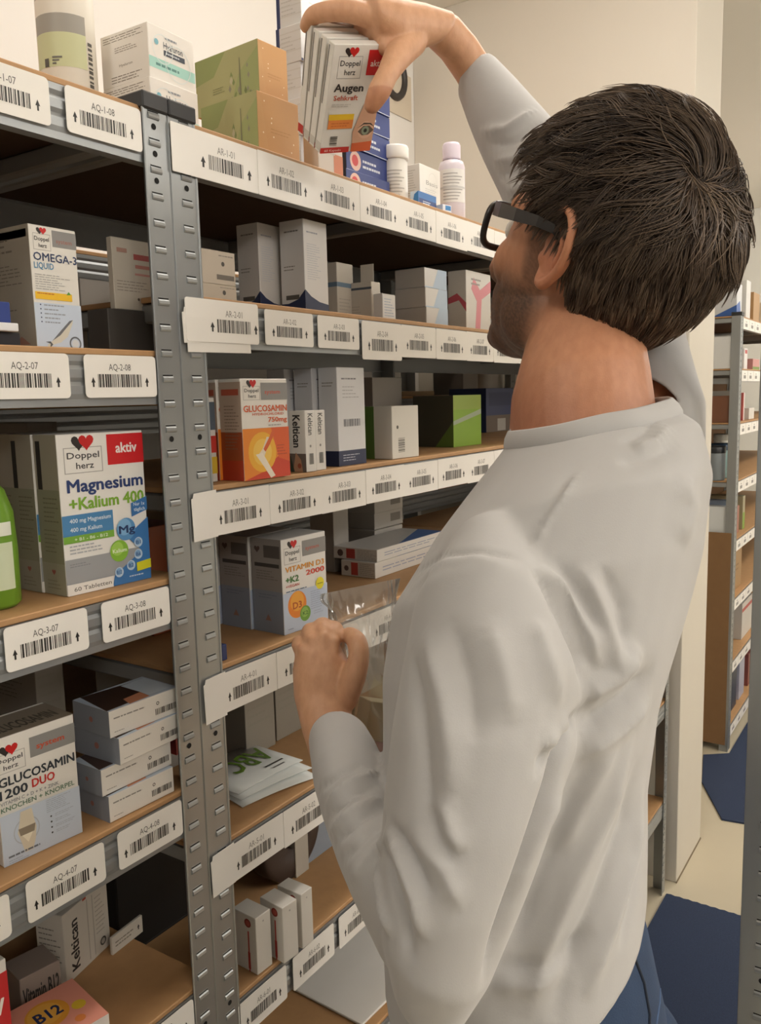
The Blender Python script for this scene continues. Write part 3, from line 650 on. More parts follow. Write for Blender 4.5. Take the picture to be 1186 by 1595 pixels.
def art_b12d(F, S, T): F.text('Vitamin B12', .05, .95, .5, .3, '2c2825', 2); F.rect(0, .05, .4, .3, '8a2f2a')
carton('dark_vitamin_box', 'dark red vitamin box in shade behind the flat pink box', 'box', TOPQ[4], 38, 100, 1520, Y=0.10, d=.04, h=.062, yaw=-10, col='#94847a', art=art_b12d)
BK = mat('black_bin', '#15110e', .6)
def bin_(name, label, P, wdt, dpt, hh, m, yaw=0):
    mb = MB(); t = .003; mb.cbox((0, 0, 0), (wdt, dpt, t), m); mb.cbox((0, 0, t), (wdt, t, hh), m); mb.cbox((0, dpt-t, t), (wdt, dpt, hh), m); mb.cbox((0, t, t), (t, dpt-t, hh), m); mb.cbox((wdt-t, t, t), (wdt, dpt-t, hh), m)
    return tag(mb.build(name, None, tuple(P), math.radians(yaw)), label, 'bin')
P = np.array([0, .17, TOPR[5]+.0003]); P[0] = solve_x(178, P, (1, 0, 0))+.012
bin_('storage_bin', 'black storage bin in the dark back of the lowest left shelf', P, .17, .2, .13, BK)
P2 = np.array([0, .125, TOPQ[4]+.0003]); P2[0] = solve_x(176, P2, (1, 0, 0))
mb = MB(); mb.cbox((0, 0, 0), (.050, .004, .022), mat('tag_card', '#c9c2b6', .6)); pr = Printer(mb, (0, 0, 0), (1, 0, 0), (0, 0, 1), .05, .022); pr.lines(.1, .3, .7, .7, 2, '857d70', .4, 2); pr.arrow(.85, .35, .08, .3)
tag(mb.build('card_slip', None, tuple(P2), math.radians(6)), 'pale card slip standing before the black bin', 'card')

# --- middle rack, second shelf
def art_kraft(F, S, T): F.rect(.42, .15, .95, .30, '6f665c'); F.disc(.62, .62, .05, '4a443c', 10); F.lines(.5, .82, .95, .9, 1, '8d8478', .4, 2); S.lines(.2, .4, .8, .8, 4, '8d8478', .3, 2)
kA = carton('beige_carton', 'lower beige carton behind the post on the second middle shelf', 'box', TOPR[1], 317, 370, 440, Y=0.050, xb=300, col='#c6b9a6', art=art_kraft)
carton('beige_carton', 'upper beige carton with dark code near the post', 'box', kA.zt, 316, 368, 386, Y=0.052, xb=300, col='#c9bcaa', art=art_kraft)
def art_nv(F, S, T):
    F.poly([(0, 0), (1, 0), (1, .10), (.6, .12), (.25, .17), (0, .24)], '262f50'); F.lines(.12, .35, .7, .75, 16, 'b9bcc4', .25, 4); F.lines(.12, .85, .6, .88, 1, '9a9da6', .5, 2)
    S.poly([(0, 0), (1, 0), (1, .24), (.7, .14), (.3, .10), (0, .10)], '262f50'); S.lines(.2, .86, .8, .9, 1, '7e7a74', .4, 2); S.lines(.15, .45, .8, .52, 2, '857f77', .3, 3); S.rect(.2, .14, .75, .19, '5b564f')
tA = carton('tall_white_navy_box', 'left tall white box with navy foot standing deeper on the second shelf', 'box', TOPR[1], 407, 441, 346, Y=0.075, xb=374, col='#cfcac4', art=art_nv, group='tall white and navy boxes')
tB = carton('tall_white_navy_box', 'bright front tall white box with navy foot on the second shelf', 'box', TOPR[1], 477, 513, 340, Y=0.028, xb=440, col='#dedbd8', art=art_nv, group='tall white and navy boxes')
def art_strip(F, S, T): F.rect(0, .58, 1, .66, '6c8296'); F.lines(.1, .1, .8, .4, 5, 'b3aca2', .3, 2); S.rect(0, .58, 1, .66, '6c8296')
o1 = carton('open_carton', 'opened carton with blue stripe beside the tall white boxes', 'box', TOPR[1], 527, 552, 408, Y=0.07, xb=512, col='#c9c1b4', art=art_strip, group='opened cartons with stripe')
o2 = carton('open_carton', 'opened carton with raised flap and dark stripe', 'box', TOPR[1], 580, 594, 438, Y=0.035, xb=546, col='#c9c1b4', art=lambda F, S, T: (S.rect(0, .80, 1, .86, '4c545e'), S.lines(.1, .1, .6, .4, 4, 'b0a89c', .3, 3)), group='opened cartons with stripe')
mb = MB(); mb.cbox((0, 0, 0), (.001, o2.d*.6, .026), card('#cdc5b8')); fp = mb.build('flap', o2.o, (o2.w*.6, .005, o2.h))
carton('small_white_box', 'small white box with blue lines at the front of the second shelf', 'box', TOPR[1], 597, 617, 457, Y=0.020, d=.03, col='#dcdad8', art=lambda F, S, T: F.lines(.12, .1, .9, .85, 7, 'a7b3c4', .35, 3))
zz = TOPR[1]
for k, yt in enumerate((478, 447, 416)):
    q = carton('white_pill_box', ['lowest', 'middle', 'topmost'][k]+' white pill box with pale blue end in the stack of three', 'box', zz, 665-k*1.5, 698-k, yt, Y=0.030+.002*k, xb=616, yaw=(-2, 1, -1)[k], col='#dfdcd8', art=lambda F, S, T: (F.poly([(.35, 0), (1, 0), (1, 1), (.6, 1)], 'b8cbe0'), F.rect(0, 0, 1, .06, 'b8cbe0')), group='three stacked white pill boxes'); zz = q.zt
def art_pink(F, S, T): F.poly([(.35, 0), (.55, 0), (.62, .55), (1, .7), (1, .9), (.55, .7), (.30, .9), (.2, .7), (.42, .5)], 'd98088'); F.lines(.2, .75, .6, .9, 2, '8d877f', .4, 2); S.poly([(0, .55), (.5, .62), (1, .45), (1, .3), (.6, .5), (0, .45)], 'c95a66')
carton('pink_print_box', 'white box with pink figure print next to the beard', 'box', TOPR[1], 727, 765, 420, Y=0.03, xb=699, col='#d8d2c9', art=art_pink)
carton('grey_carton', 'grey carton at the back of the second middle shelf', 'box', TOPR[1], 640, 700, 0, Y=0.22, d=.12, h=.085, col='#a09a90')

# --- middle rack, third shelf
def art_gl7(F, S, T):
    F.logo(.05, .79, .40, .985); F.rect(.42, .79, 1, .96, '908e8b'); F.text('system', .5, .84, .85, .04, 'c8553c', 1)
    F.text('GLUCOSAMIN', .04, .98, .675, .062, 'd8622e', 2); F.text('HYDROCHLORID', .22, .9, .637, .024, 'd8622e', 1); F.text('750mg', .55, .97, .568, .048, 'd8622e', 2); F.lines(.55, .525, .95, .545, 1, 'a5a09a', .5, 3)
    F.rect(0, 0, 1, .51, 'e8892b'); F.poly([(0, 0), (1, 0), (1, .30), (.7, .2), (.45, .08)], 'cf4326'); F.poly([(.6, .51), (1, .51), (1, .15), (.75, .2)], 'dd5f28'); F.disc(.40, .27, .30, 'f0b236', 24); F.disc(.40, .27, .2, 'f4c85a', 20)
    F.poly([(.30, .24), (.40, .30), (.50, .42), (.58, .41), (.47, .27), (.40, .18)], 'e7d8c2'); F.poly([(.25, .25), (.40, .26), (.55, .12), (.66, .02), (.56, .0), (.42, .12)], 'efe3cf'); F.poly([(.42, .3), (.56, .42), (.64, .5), (.68, .46), (.56, .34), (.46, .27)], 'd9622f'); F.lines(.72, .22, .95, .34, 4, 'b44a28', .3, 3)
    S.rect(0, .40, 1, .97, 'b9a391'); S.rect(0, 0, 1, .48, '9a4a27'); S.lines(.2, .3, .9, .75, 14, '7d6a5a', .25, 3); S.rect(.1, .84, .9, .9, 'b1553e'); S.rect(0, 0, 1, .2, 'b03a22')
gl = carton('joint_capsule_box', 'orange and white joint capsule box with bone picture', 'box', TOPR[2], 381, 452, 590, yb=750, xb=348, yaw=-2, col='#e9e4dc', art=art_gl7, group='orange joint capsule boxes')
again(gl, 'orange joint capsule box right behind the front one', dd=gl.d+.001, du=-.004)
def art_lw(F, S, T): F.rect(0, .62, 1, .95, '55616e'); F.rect(0, .35, 1, .55, 'c33a30'); F.rect(0, .1, 1, .3, 'd9b83c')
carton('narrow_print_box', 'narrow colourful box edge beside the post on the third middle shelf', 'box', TOPR[2], 326, 340, 620, Y=0.03, d=.05, col='#d9d6d0', art=art_lw)
def art_kel(F, S, T):
    F.text('Keltican', .60, .95, .28, .45, '3d3a37', 1, -90); F.bars(.3, .12, .75, .30, '4a4743', 8, 4); F.disc(.45, .42, .09, '8d8a85', 8)
    S.text('Keltican', .40, .93, .28, .42, '2c2927', 2, -90); S.rect(0, 0, 1, .30, '6f625a'); S.poly([(.2, 0), (.8, 0), (.7, .2), (.4, .32)], 'b0876a'); S.poly([(0, 0), (.3, 0), (.1, .25), (0, .28)], '3f4a3c'); S.disc(.6, .1, .12, 'a0523c', 8)
ke = carton('nerve_capsule_box', 'left narrow white box with sideways dark lettering and picture foot', 'box', TOPR[2], 478, 494, 640, yb=736, xb=452, yaw=-3, col='#e3dfd9', art=art_kel, group='narrow white lettered boxes')
again(ke, 'right narrow white box with sideways dark lettering', du=ke.w+.004, dd=.004)
def art_wn(F, S, T):
    F.rect(0, 0, 1, .155, '2a3250'); F.lines(.15, .04, .85, .12, 3, 'b7bccb', .3, 5); F.bars(.2, .40, .82, .475, '6f7078', 18, 7); F.lines(.18, .68, .8, .82, 4, 'b4b3b5', .25, 3); F.lines(.15, .87, .7, .90, 1, '85858c', .5, 2)
    S.rect(0, 0, 1, .155, '232a45'); S.lines(.2, .8, .8, .86, 2, '8d877f', .3, 2)
wn = carton('tall_white_navy_box', 'tall white box with barcode and navy foot on the third middle shelf', 'box', TOPR[2], 529, 571, 572, yb=727, xb=500, col='#dcdcde', art=art_wn, group='tall white and navy boxes')
again(wn, 'dim tall white box behind the barcode one on the third shelf', dd=wn.d+.004, du=-.008); again(wn, 'dim tall white box furthest back on the third shelf', dd=2*wn.d+.01, du=-.020)
def art_wg(F, S, T): F.disc(.2, .6, .04, '5d5952', 10); F.bars(.22, .12, .46, .40, '5d5952', 14, 3, False); S.rect(0, 0, .36, 1, '5d7d34'); 
for_wg = carton('white_green_box', 'low white box with green ridged side and barcode', 'box', TOPR[2], 612, 653, 633, yb=716, xb=569, yaw=-3, col='#dcd8cf', art=lambda F, S, T: (art_wg(F, S, T), [S.rect(.06*k, 0.02, .06*k+.02, .98, '43602a') for k in range(6)]))
def art_lime(F, S, T): F.rect(0, 0, 1, 1, '7da225'); F.poly([(0, .42), (1, .62), (1, .72), (0, .50)], '9aa68c'); F.rect(0, .72, 1, 1, '8aa03a'); S.rect(0, 0, 1, 1, '4c4a3c'); S.poly([(.55, 0), (1, 0), (1, .5)], '66803a')
carton('lime_green_box', 'box with lime green front and dark side near the collar', 'box', TOPR[2], 707, 750, 616, yb=697, xb=645, yaw=-2, col='#6f7a3c', art=art_lime)
# back row and rear rack items
carton('grey_carton', 'tall grey carton standing behind the low white box', 'box', TOPR[2], 583, 628, 0, Y=0.19, d=.06, h=.125, col='#a7a19a', art=lambda F, S, T: (F.lines(.15, .45, .5, .55, 2, '8a847c', .3, 2), F.disc(.25, .2, .05, '7a746c', 8)))
def roll(px, Y, z0, r_, hh, col, name, label):
    c = np.array([0, Y, z0+.0003]); c[0] = solve_x(px, c, (1, 0, 0)); mb = MB(); mb.lathe([(r_*.97, 0), (r_, .003), (r_, hh-.003), (r_*.97, hh), (r_*.4, hh), (r_*.4, hh-.02)], mat('paper_'+col.strip('#'), col, .7), 36); return tag(mb.build(name, None, tuple(c)), label, 'roll')
ZB = [z_+.0067 for z_ in [1.78, 1.545, 1.30, 1.02, .76, .4]]
roll(762, .56, ZB[1], .045, .085, '#d8d3c9', 'paper_roll', 'white paper roll on the rear shelf beside the neck')
carton('grey_carton', 'grey carton left of the white paper roll', 'box', ZB[1], 722, 745, 0, Y=.52, d=.1, h=.085, col='#8e8880')
mb = MB(); q0 = np.array([0, .50, ZB[1]+.0003]); q0[0] = solve_x(628, q0, (1, 0, 0)); mb.cbox((0, 0, 0), (.16, .012, .012), mat('wood_stick', '#a58b68', .6), .002); tag(mb.build('wooden_stick', None, tuple(q0)), 'thin wooden stick lying on the dark rear shelf', 'stick')
carton('blue_carton', 'dark blue carton on the third shelf behind the lime green box', 'box', TOPR[2]+.0, 758, 800, 0, Y=.26, d=.1, h=.105, col='#2f3c66', art=lambda F, S, T: (F.rect(.1, .6, .9, .9, '24305a'), F.rect(0, 0, 1, .38, '6b5c50'), F.rect(.4, .02, .7, .3, 'b5afa5')))

# --- middle rack, fourth shelf
def art_d3(F, S, T):
    F.logo(.06, .73, .42, .975); F.rect(.46, .78, 1, .945, '8e8c8a'); F.text('system', .53, .84, .84, .04, 'b5543e', 1)
    F.text('VITAMIN D3', .07, .95, .648, .056, 'e0982f', 2); F.text('2000', .52, .95, .570, .054, 'd9462c', 2); F.text('+K2', .07, .36, .535, .065, '4a7d3a', 2); F.text('+VEGAN', .07, .36, .485, .028, 'c84a3a', 1); F.lines(.07, .435, .72, .45, 1, '55708f', .7, 3)
    F.rect(0, 0, 1, .43, 'bfcbe0'); F.disc(.83, .445, .095, 'e6d92e', 18); F.lines(.77, .435, .9, .45, 1, '77761f', .6, 2)
    F.disc(.30, .285, .205, 'e9872a', 28); F.disc(.30, .32, .15, 'f0a83c', 24); F.text('D3', .2, .4, .245, .07, 'b8541f', 2); F.disc(.47, .165, .12, '6fa03a', 22); F.disc(.46, .18, .08, '93bd58', 16); F.text('K2', .41, .53, .15, .04, '3f6a25', 1)
    F.lines(.60, .18, .95, .39, 9, '9fabc2', .3, 5); F.lines(.66, .12, .9, .17, 2, '9fabc2', .3, 4); F.lines(.08, .035, .25, .055, 1, '8391ad', .4, 3)
    S.rect(0, 0, 1, .45, '8b93a0'); S.rect(0, .45, 1, 1, '9c9690'); S.rect(.42, .80, .95, .93, '625c57'); S.heart(.2, .885, .1, '5a4a46'); S.rect(.1, .70, .92, .74, '4a4643'); S.lines(.15, .56, .9, .67, 4, '7b766f', .3, 3); S.lines(.2, .36, .9, .42, 2, '76808e', .3, 5); S.poly([(.4, .13), (.5, .2), (.6, .13)], '9a7468')
d3 = carton('vitamin_box', 'bright vitamin box with orange and green bubbles behind the left hand', 'box', TOPR[3], 443, 511, 842, yb=990, xb=397, yaw=-3, col='#e8e5e0', art=art_d3, group='bubble print vitamin boxes')
again(d3, 'second bubble print vitamin box right behind the front one', du=-.003, dd=d3.d+.003, yaw=-2)
again(d3, 'third bubble print vitamin box at the back of the row', du=-.006, dd=2*d3.d+.007, yaw=-1)
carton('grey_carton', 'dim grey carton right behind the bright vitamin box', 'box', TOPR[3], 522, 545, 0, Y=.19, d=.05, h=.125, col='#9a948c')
g = carton('long_grey_box', 'lower long grey box deep on the fourth middle shelf', 'box', TOPR[3], 585, 628, 0, Y=.20, xb=525, h=.050, col='#b7b2aa', art=lambda F, S, T: F.rect(.55, .3, .9, .8, '7f7a72'), group='long grey boxes')
def art_fr(F, S, T): F.lines(.1, .3, .9, .7, 2, '8f94a8', .3, 2); S.rect(.30, .1, .5, .9, 'b8473f'); S.disc(.16, .5, .07, '5d4a46', 8); S.lines(.55, .1, 1, .9, 7, '9f9990', .3, 3); T.poly([(.3, 0), (1, 0), (1, .6)], '5b7ab0')
z = TOPR[3]
f1 = carton('flat_red_strip_box', 'lower flat white box with red strip behind the plastic bag', 'box', z, 585, 690, 0, Y=.10, xb=532, h=.026, col='#cfc9c0', art=art_fr, group='flat boxes with red strip')
f2 = carton('flat_red_strip_box', 'upper flat white box with red strip behind the plastic bag', 'box', f1.zt, 588, 690, 0, Y=.10, xb=520, h=.020, col='#d6d1c9', art=art_fr, group='flat boxes with red strip')
g1_ = carton('long_grey_box', 'middle long grey box resting on the lower one', 'box', g.zt, 584, 628, 0, Y=.205, xb=526, h=.030, col='#b7b2aa', art=lambda F, S, T: F.rect(.55, .3, .9, .8, '7f7a72'), group='long grey boxes')
carton('long_grey_box', 'topmost long grey box below the third shelf', 'box', g1_.zt, 584, 628, 0, Y=.200, xb=522, h=.036, col='#b7b2aa', art=lambda F, S, T: F.rect(.55, .3, .9, .8, '7f7a72'), group='long grey boxes')
carton('blue_edge_sachet', 'small dark blue flat box beside the post on the fourth middle shelf', 'box', TOPR[3], 347, 354, 0, Y=.012, d=.03, h=.018, w=.008, col='#223266')

# --- middle rack, fifth shelf: folded leaflets and grey cartons
def leaflet(label, px, py, z, yaw, abc):
    P = onZ(px, py, z); mb = MB(); W, H = .118, .098; n = 9
    V = []; 
    for j in range(2):
        for i in range(n):
            u = i/(n-1); V.append((u*W, j*H, .0012+.004*math.sin(u*math.pi)*.6))
    V += [(v[0], v[1], v[2]-.0012) for v in V[:2*n]]
    F = [[i, i+1, n+i+1, n+i] for i in range(n-1)]+[[2*n+i+1, 2*n+i, 3*n+i, 3*n+i+1] for i in range(n-1)]+[[i+1, i, 2*n+i, 2*n+i+1] for i in range(n-1)]+[[n+i, n+i+1, 3*n+i+1, 3*n+i] for i in range(n-1)]+[[0, n, 3*n, 2*n], [2*n-1, n-1, 3*n-1, 4*n-1]]
    mb.add(V, F, mat('leaflet_paper', '#dfe2df', .4), True)
    if abc:
        pr = Printer(mb, (0, 0, .0042), (1, 0, 0), (0, 1, 0), W, H); pr.text('ABC', .28, .90, .78, .42, '6b8f2e', 1, 180); pr.rect(.58, .20, .86, .235, '4a4a48'); pr.rect(.62, .10, .8, .13, '8c8c8a')
    return tag(mb.build('folded_leaflet', None, (P[0], P[1], z), math.radians(yaw)), label, 'leaflet', 'folded white leaflets')
leaflet('lowest folded white leaflet sticking out over the shelf edge', 378, 1258, TOPR[4]+.0005, -14, False)
leaflet('middle folded white leaflet in the pile', 376, 1247, TOPR[4]+.0065, -9, False)
leaflet('top folded white leaflet with green letters upside down', 372, 1238, TOPR[4]+.0125, -3, True)
for k, (xl, xr, Yv, lab) in enumerate(((385, 430, .13, 'left dim grey carton behind the white leaflets'), (432, 478, .135, 'middle dim grey carton behind the white leaflets'), (480, 540, .14, 'right dim grey carton behind the white leaflets'), (545, 600, .14, 'dim grey carton behind the sleeve on the leaflet shelf'))):
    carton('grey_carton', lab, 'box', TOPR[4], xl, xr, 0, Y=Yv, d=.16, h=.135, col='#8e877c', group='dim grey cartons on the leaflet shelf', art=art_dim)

# --- middle rack, sixth shelf
def art_rc(F, S, T):
    F.disc(.5, .88, .05, 'a5a09a', 8)
    S.disc(.66, .86, .14, '8f3128', 18); S.disc(.66, .86, .09, 'b5564a', 14); S.rect(.64, .0, .70, .72, 'b5453c'); S.rect(.62, .05, .72, .35, 'a8342c')
rc = carton('slim_white_box', 'left slim white box with red disc on the sixth middle shelf', 'box', TOPR[5], 402, 425, 1432, yb=1520, xb=366, yaw=-3, col='#d9d4cb', art=art_rc, group='slim white boxes with red disc')
carton('slim_white_box', 'middle slim white box with red disc', 'box', TOPR[5], 443, 467, 0, yb=1502, d=rc.d, h=rc.h, w=rc.w, yaw=-6, col='#d9d4cb', art=art_rc, group='slim white boxes with red disc')
carton('slim_white_box', 'right slim white box of the three in the row', 'box', TOPR[5], 472, 488, 0, yb=1479, d=rc.d, h=rc.h, w=rc.w*.85, yaw=-2, col='#d9d4cb', art=art_rc, group='slim white boxes with red disc')
def art_mv(F, S, T): F.rect(0, 0, 1, .42, '8b94a0'); F.text('MULTIVIT', .02, .98, .52, .10, '5a4c44', 2); F.rect(.45, .75, 1, .95, '57483f'); F.heart(.22, .82, .12, '5a2c28'); F.disc(.6, .2, .05, 'a84a42', 10); F.disc(.45, .25, .05, '4a78a8', 10); F.disc(.75, .14, .04, '2f3a4a', 8); F.lines(.05, .45, .8, .49, 1, '6f625a', .5, 3)
carton('multivitamin_box', 'dim multivitamin box behind the bent elbow', 'box', TOPR[5], 480, 590, 0, Y=.11, d=.05, h=.125, col='#b9aea2', art=art_mv)
c = np.array([0, .135, TOPR[5]+.066]); c[0] = solve_x(430, c, (1, 0, 0)); mb = MB(); Rm = Matrix.Rotation(math.pi/2, 4, 'X')
mb.lathe([(.060, 0), (.065, .003), (.065, .03), (.058, .033), (.02, .033), (.02, .02)], mat('brown_reel', '#3a2a22', .6), 40, T=Rm)
tag(mb.build('tape_reel', None, tuple(c)), 'dark brown reel standing upright behind the slim boxes', 'reel')
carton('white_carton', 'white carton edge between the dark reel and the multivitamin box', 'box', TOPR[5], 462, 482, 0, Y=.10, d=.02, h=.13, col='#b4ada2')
# --- middle rack, shelf below: papers
c = onZ(560, 1580, TOPR[6]); mb = MB(); mb.cbox((0, 0, 0), (.2, .28, .004), M_PAPER, .001); tag(mb.build('paper_stack', None, (c[0]-.02, .02, TOPR[6]+.0003), -.05), 'white sheets of paper on the lowest visible middle shelf', 'paper')

# --- rack next to the pillar: a few boxes in the gap between shirt and pillar
for k, (zrow, xl, col, lab) in enumerate(((4, 985, '#a79f92', 'grey box near the pillar on the fifth shelf behind the man'), (5, 985, '#8c6a52', 'brown box near the pillar on the sixth shelf behind the man'), (6, 980, '#b5ada2', 'pale box near the pillar low behind the shirt'), (7, 980, '#8f8678', 'grey box near the pillar on the bottom shelf'))):
    carton('small_box', lab, 'box', TOPR[zrow], xl, xl+40, 0, Y=.03, d=.1, h=.11, w=.10, col=col)

# --- far rack
def fbox(row, u, wd, hh, col, lab, y=.03, d=.15, name='far_box', art=None):
    mb = MB(); mb.cbox((0, 0, 0), (wd, d, hh), card(col), .001)
    if art: art(Printer(mb, (0, 0, 0), (1, 0, 0), (0, 0, 1), wd, hh), Printer(mb, (0, d, 0), (0, -1, 0), (0, 0, 1), d, hh), None)
    return tag(mb.build(name, None, (FX0+u, .052+y, TOPF[row]+.0003)), lab, 'box', 'boxes on the distant rack')
fbox(0, .06, .10, .135, '#d6d8da', 'white and blue box on top of the distant rack', art=lambda F, S, T: (F.poly([(0, 0), (.9, 0), (.6, .5), (0, .35)], '3f68b0'), S.poly([(.3, 0), (1, 0), (1, .35)], '3f68b0')))
fbox(0, .20, .09, .16, '#dedcd8', 'white box beside the blue one atop the distant rack', y=.02); fbox(0, .42, .14, .13, '#b08a5c', 'brown carton on top of the distant rack', d=.2)
fbox(0, .62, .12, .10, '#d8cdb8', 'cream box at the right end of the distant rack top')
fbox(1, .005, .05, .13, '#e0e0de', 'slim white box behind the distant rack post, upper shelf', d=.12); fbox(1, .10, .05, .14, '#dcdcda', 'white box left on the upper distant shelf'); fbox(1, .165, .03, .15, '#c9cbcc', 'grey white box on the upper distant shelf'); fbox(1, .25, .07, .09, '#e3dfdc', 'white box with red ribbon on the upper distant shelf', art=lambda F, S, T: F.rect(.2, .75, .9, .92, 'b84a48'))
fbox(1, .45, .16, .05, '#c98f8a', 'pink flat box on the upper distant shelf', art=lambda F, S, T: F.rect(0, 0, 1, .3, '7d9a4c')); fbox(1, .47, .13, .05, '#b0543f', 'red flat box further along the upper distant shelf', y=.2)
fbox(2, .01, .06, .11, '#7a4f38', 'brown box behind the distant rack post, third shelf'); fbox(2, .10, .07, .13, '#b7b3ac', 'grey box on the third distant shelf'); fbox(2, .18, .03, .11, '#e0dedb', 'slim white box on the third distant shelf'); fbox(2, .26, .03, .12, '#b85a54', 'slim red box on the third distant shelf', art=lambda F, S, T: F.rect(.4, 0, 1, 1, 'dfd8d4')); fbox(2, .40, .12, .05, '#d9d4cc', 'low white box on the third distant shelf')
def canister(row, u, r_, hh, col, lid, lab, y=.09):
    r = empty('canister', (FX0+u, .052+y, TOPF[row]+.0003)); mb = MB(); mb.lathe([(r_*.95, 0), (r_, .004), (r_, hh-.004), (r_*.97, hh)], mat('can_'+col.strip('#'), col, .4), 24); mb.build('body', r)
    mb = MB(); mb.lathe([(r_*1.03, hh-.006), (r_*1.05, hh-.004), (r_*1.05, hh+.018), (r_*.98, hh+.022)], mat('lid_'+lid.strip('#'), lid, .4), 24); mb.build('lid', r)
    return tag(r, lab, 'canister', 'canisters on the distant rack')
canister(3, .15, .045, .125, '#8fb0b0', '#34485e', 'teal canister with navy lid on the fourth distant shelf'); canister(3, .03, .04, .12, '#7d8488', '#23262b', 'grey canister with black lid behind the distant post'); canister(3, .27, .03, .16, '#dcdcd8', '#c9c9c6', 'white bottle beside the teal canister', y=.12)
fbox(4, .01, .05, .14, '#dde0e0', 'white box behind the distant post, fifth shelf', art=lambda F, S, T: F.rect(0, 0, 1, .3, '3a4356')); fbox(4, .10, .05, .155, '#93a0b4', 'blue grey box on the fifth distant shelf', art=lambda F, S, T: F.rect(0, 0, 1, .35, '44588f')); fbox(4, .21, .04, .12, '#a86a5a', 'reddish box on the fifth distant shelf'); fbox(4, .33, .05, .15, '#a39a7a', 'olive box on the fifth distant shelf', art=lambda F, S, T: F.rect(0, 0, 1, .5, '7d9a3c'))
fbox(5, .14, .20, .20, '#a37f52', 'brown cardboard carton on the sixth distant shelf', d=.2, art=lambda F, S, T: F.lines(.3, .4, .7, .6, 2, '7d5f3c', .3, 2))
canister(6, .14, .035, .12, '#b9bbc0', '#2b2b30', 'grey bottle with black cap on the seventh distant shelf'); fbox(6, .40, .25, .17, '#c9c4bd', 'white and red carton on the seventh distant shelf', art=lambda F, S, T: F.rect(0, .75, 1, .85, 'b04a44'))
fbox(7, .22, .10, .20, '#2f3648', 'dark blue box on the bottom distant shelf'); fbox(7, .38, .12, .18, '#a9a9ba', 'lilac grey box on the bottom distant shelf'); fbox(7, .05, .07, .09, '#d6d4d0', 'small white box at the corner of the bottom distant shelf'); fbox(7, .60, .10, .16, '#8a4f48', 'reddish box far right on the bottom distant shelf')
# ================================================================== the man
def tube_rings(rings, n=28, p=2.0, shrink=1.0, caps=(0.5, 0.5)):
    """rings: ((xL,yL),(xR,yR),depth,b[,depthR]) -> closed lofted tube (verts, faces)"""
    C = []; A = []; B = []
    for r in rings:
        L = dep(*r[0], r[2]); R = dep(*r[1], r[4] if len(r) > 4 else r[2]); C.append((L+R)/2); A.append((R-L)/2*shrink); B.append(r[3]*shrink)
    return loft(C, A, B, n, p, caps)
def loft(C, A, B, n=28, p=2.0, caps=(0.5, 0.5)):
    k = len(C); V = []; F = []; cs = []
    for i in range(k):
        t = C[min(i+1, k-1)]-C[max(i-1, 0)]; t = t/np.linalg.norm(t)
        b = np.cross(t, A[i]); b = b/np.linalg.norm(b)*B[i]; cs.append((C[i], A[i], b, t))
    rows = []
    def row(c, a, b):
        o = len(V)
        for j in range(n):
            th = 2*math.pi*j/n; ct, st = math.cos(th), math.sin(th)
            V.append(c + a*math.copysign(abs(ct)**(2/p), ct) + b*math.copysign(abs(st)**(2/p), st))
        rows.append(o)
    c, a, b, t = cs[0]; e = caps[0]*min(np.linalg.norm(a), np.linalg.norm(b))
    for q in (88, 60, 30): row(c-t*e*math.sin(math.radians(q)), a*math.cos(math.radians(q)), b*math.cos(math.radians(q)))
    for c, a, b, t in cs: row(c, a, b)
    e = caps[1]*min(np.linalg.norm(a), np.linalg.norm(b))
    for q in (30, 60, 88): row(c+t*e*math.sin(math.radians(q)), a*math.cos(math.radians(q)), b*math.cos(math.radians(q)))
    for i in range(len(rows)-1):
        for j in range(n): F.append([rows[i]+j, rows[i]+(j+1) % n, rows[i+1]+(j+1) % n, rows[i+1]+j])
    F.append([rows[0]+j for j in range(n)][::-1]); F.append([rows[-1]+j for j in range(n)])
    return V, F
def limb(pts, rad, n=16):
    """round tapered chain with rounded ends, subdivided smoothly"""
    pts = [np.array(p, float) for p in pts]; P = []; R = []
    k = len(pts)
    for i in range(k-1):
        p0, p1, p2, p3 = pts[max(i-1, 0)], pts[i], pts[i+1], pts[min(i+2, k-1)]
        for q in range(4):
            t = q/4; P.append(0.5*((2*p1)+(-p0+p2)*t+(2*p0-5*p1+4*p2-p3)*t*t+(-p0+3*p1-3*p2+p3)*t**3)); R.append(rad[i]*(1-t)+rad[i+1]*t)
    P.append(pts[-1]); R.append(rad[-1])
    V = []; F = []; up = None; rows = []
    def row(c, r, a, b):
        rows.append(len(V))
        for j in range(n): V.append(c+r*(math.cos(2*math.pi*j/n)*a+math.sin(2*math.pi*j/n)*b))
    fr = []
    for i in range(len(P)):
        t = P[min(i+1, len(P)-1)]-P[max(i-1, 0)]; t = t/np.linalg.norm(t)
        if up is None: up = np.array([0, 0, 1.0]) if abs(t[2]) < .9 else np.array([1.0, 0, 0])
        a = up-t*(up @ t); a /= np.linalg.norm(a); up = a; fr.append((t, a, np.cross(t, a)))
    t, a, b = fr[0]
    for q in (85, 55, 28): row(P[0]-t*R[0]*math.sin(math.radians(q)), R[0]*math.cos(math.radians(q)), a, b)
    for i in range(len(P)): row(P[i], R[i], fr[i][1], fr[i][2])
    t, a, b = fr[-1]
    for q in (28, 55, 85): row(P[-1]+t*R[-1]*math.sin(math.radians(q)), R[-1]*math.cos(math.radians(q)), a, b)
    for i in range(len(rows)-1):
        for j in range(n): F.append([rows[i]+j, rows[i]+(j+1) % n, rows[i+1]+(j+1) % n, rows[i+1]+j])
    F.append([rows[0]+j for j in range(n)][::-1]); F.append([rows[-1]+j for j in range(n)])
    return V, F
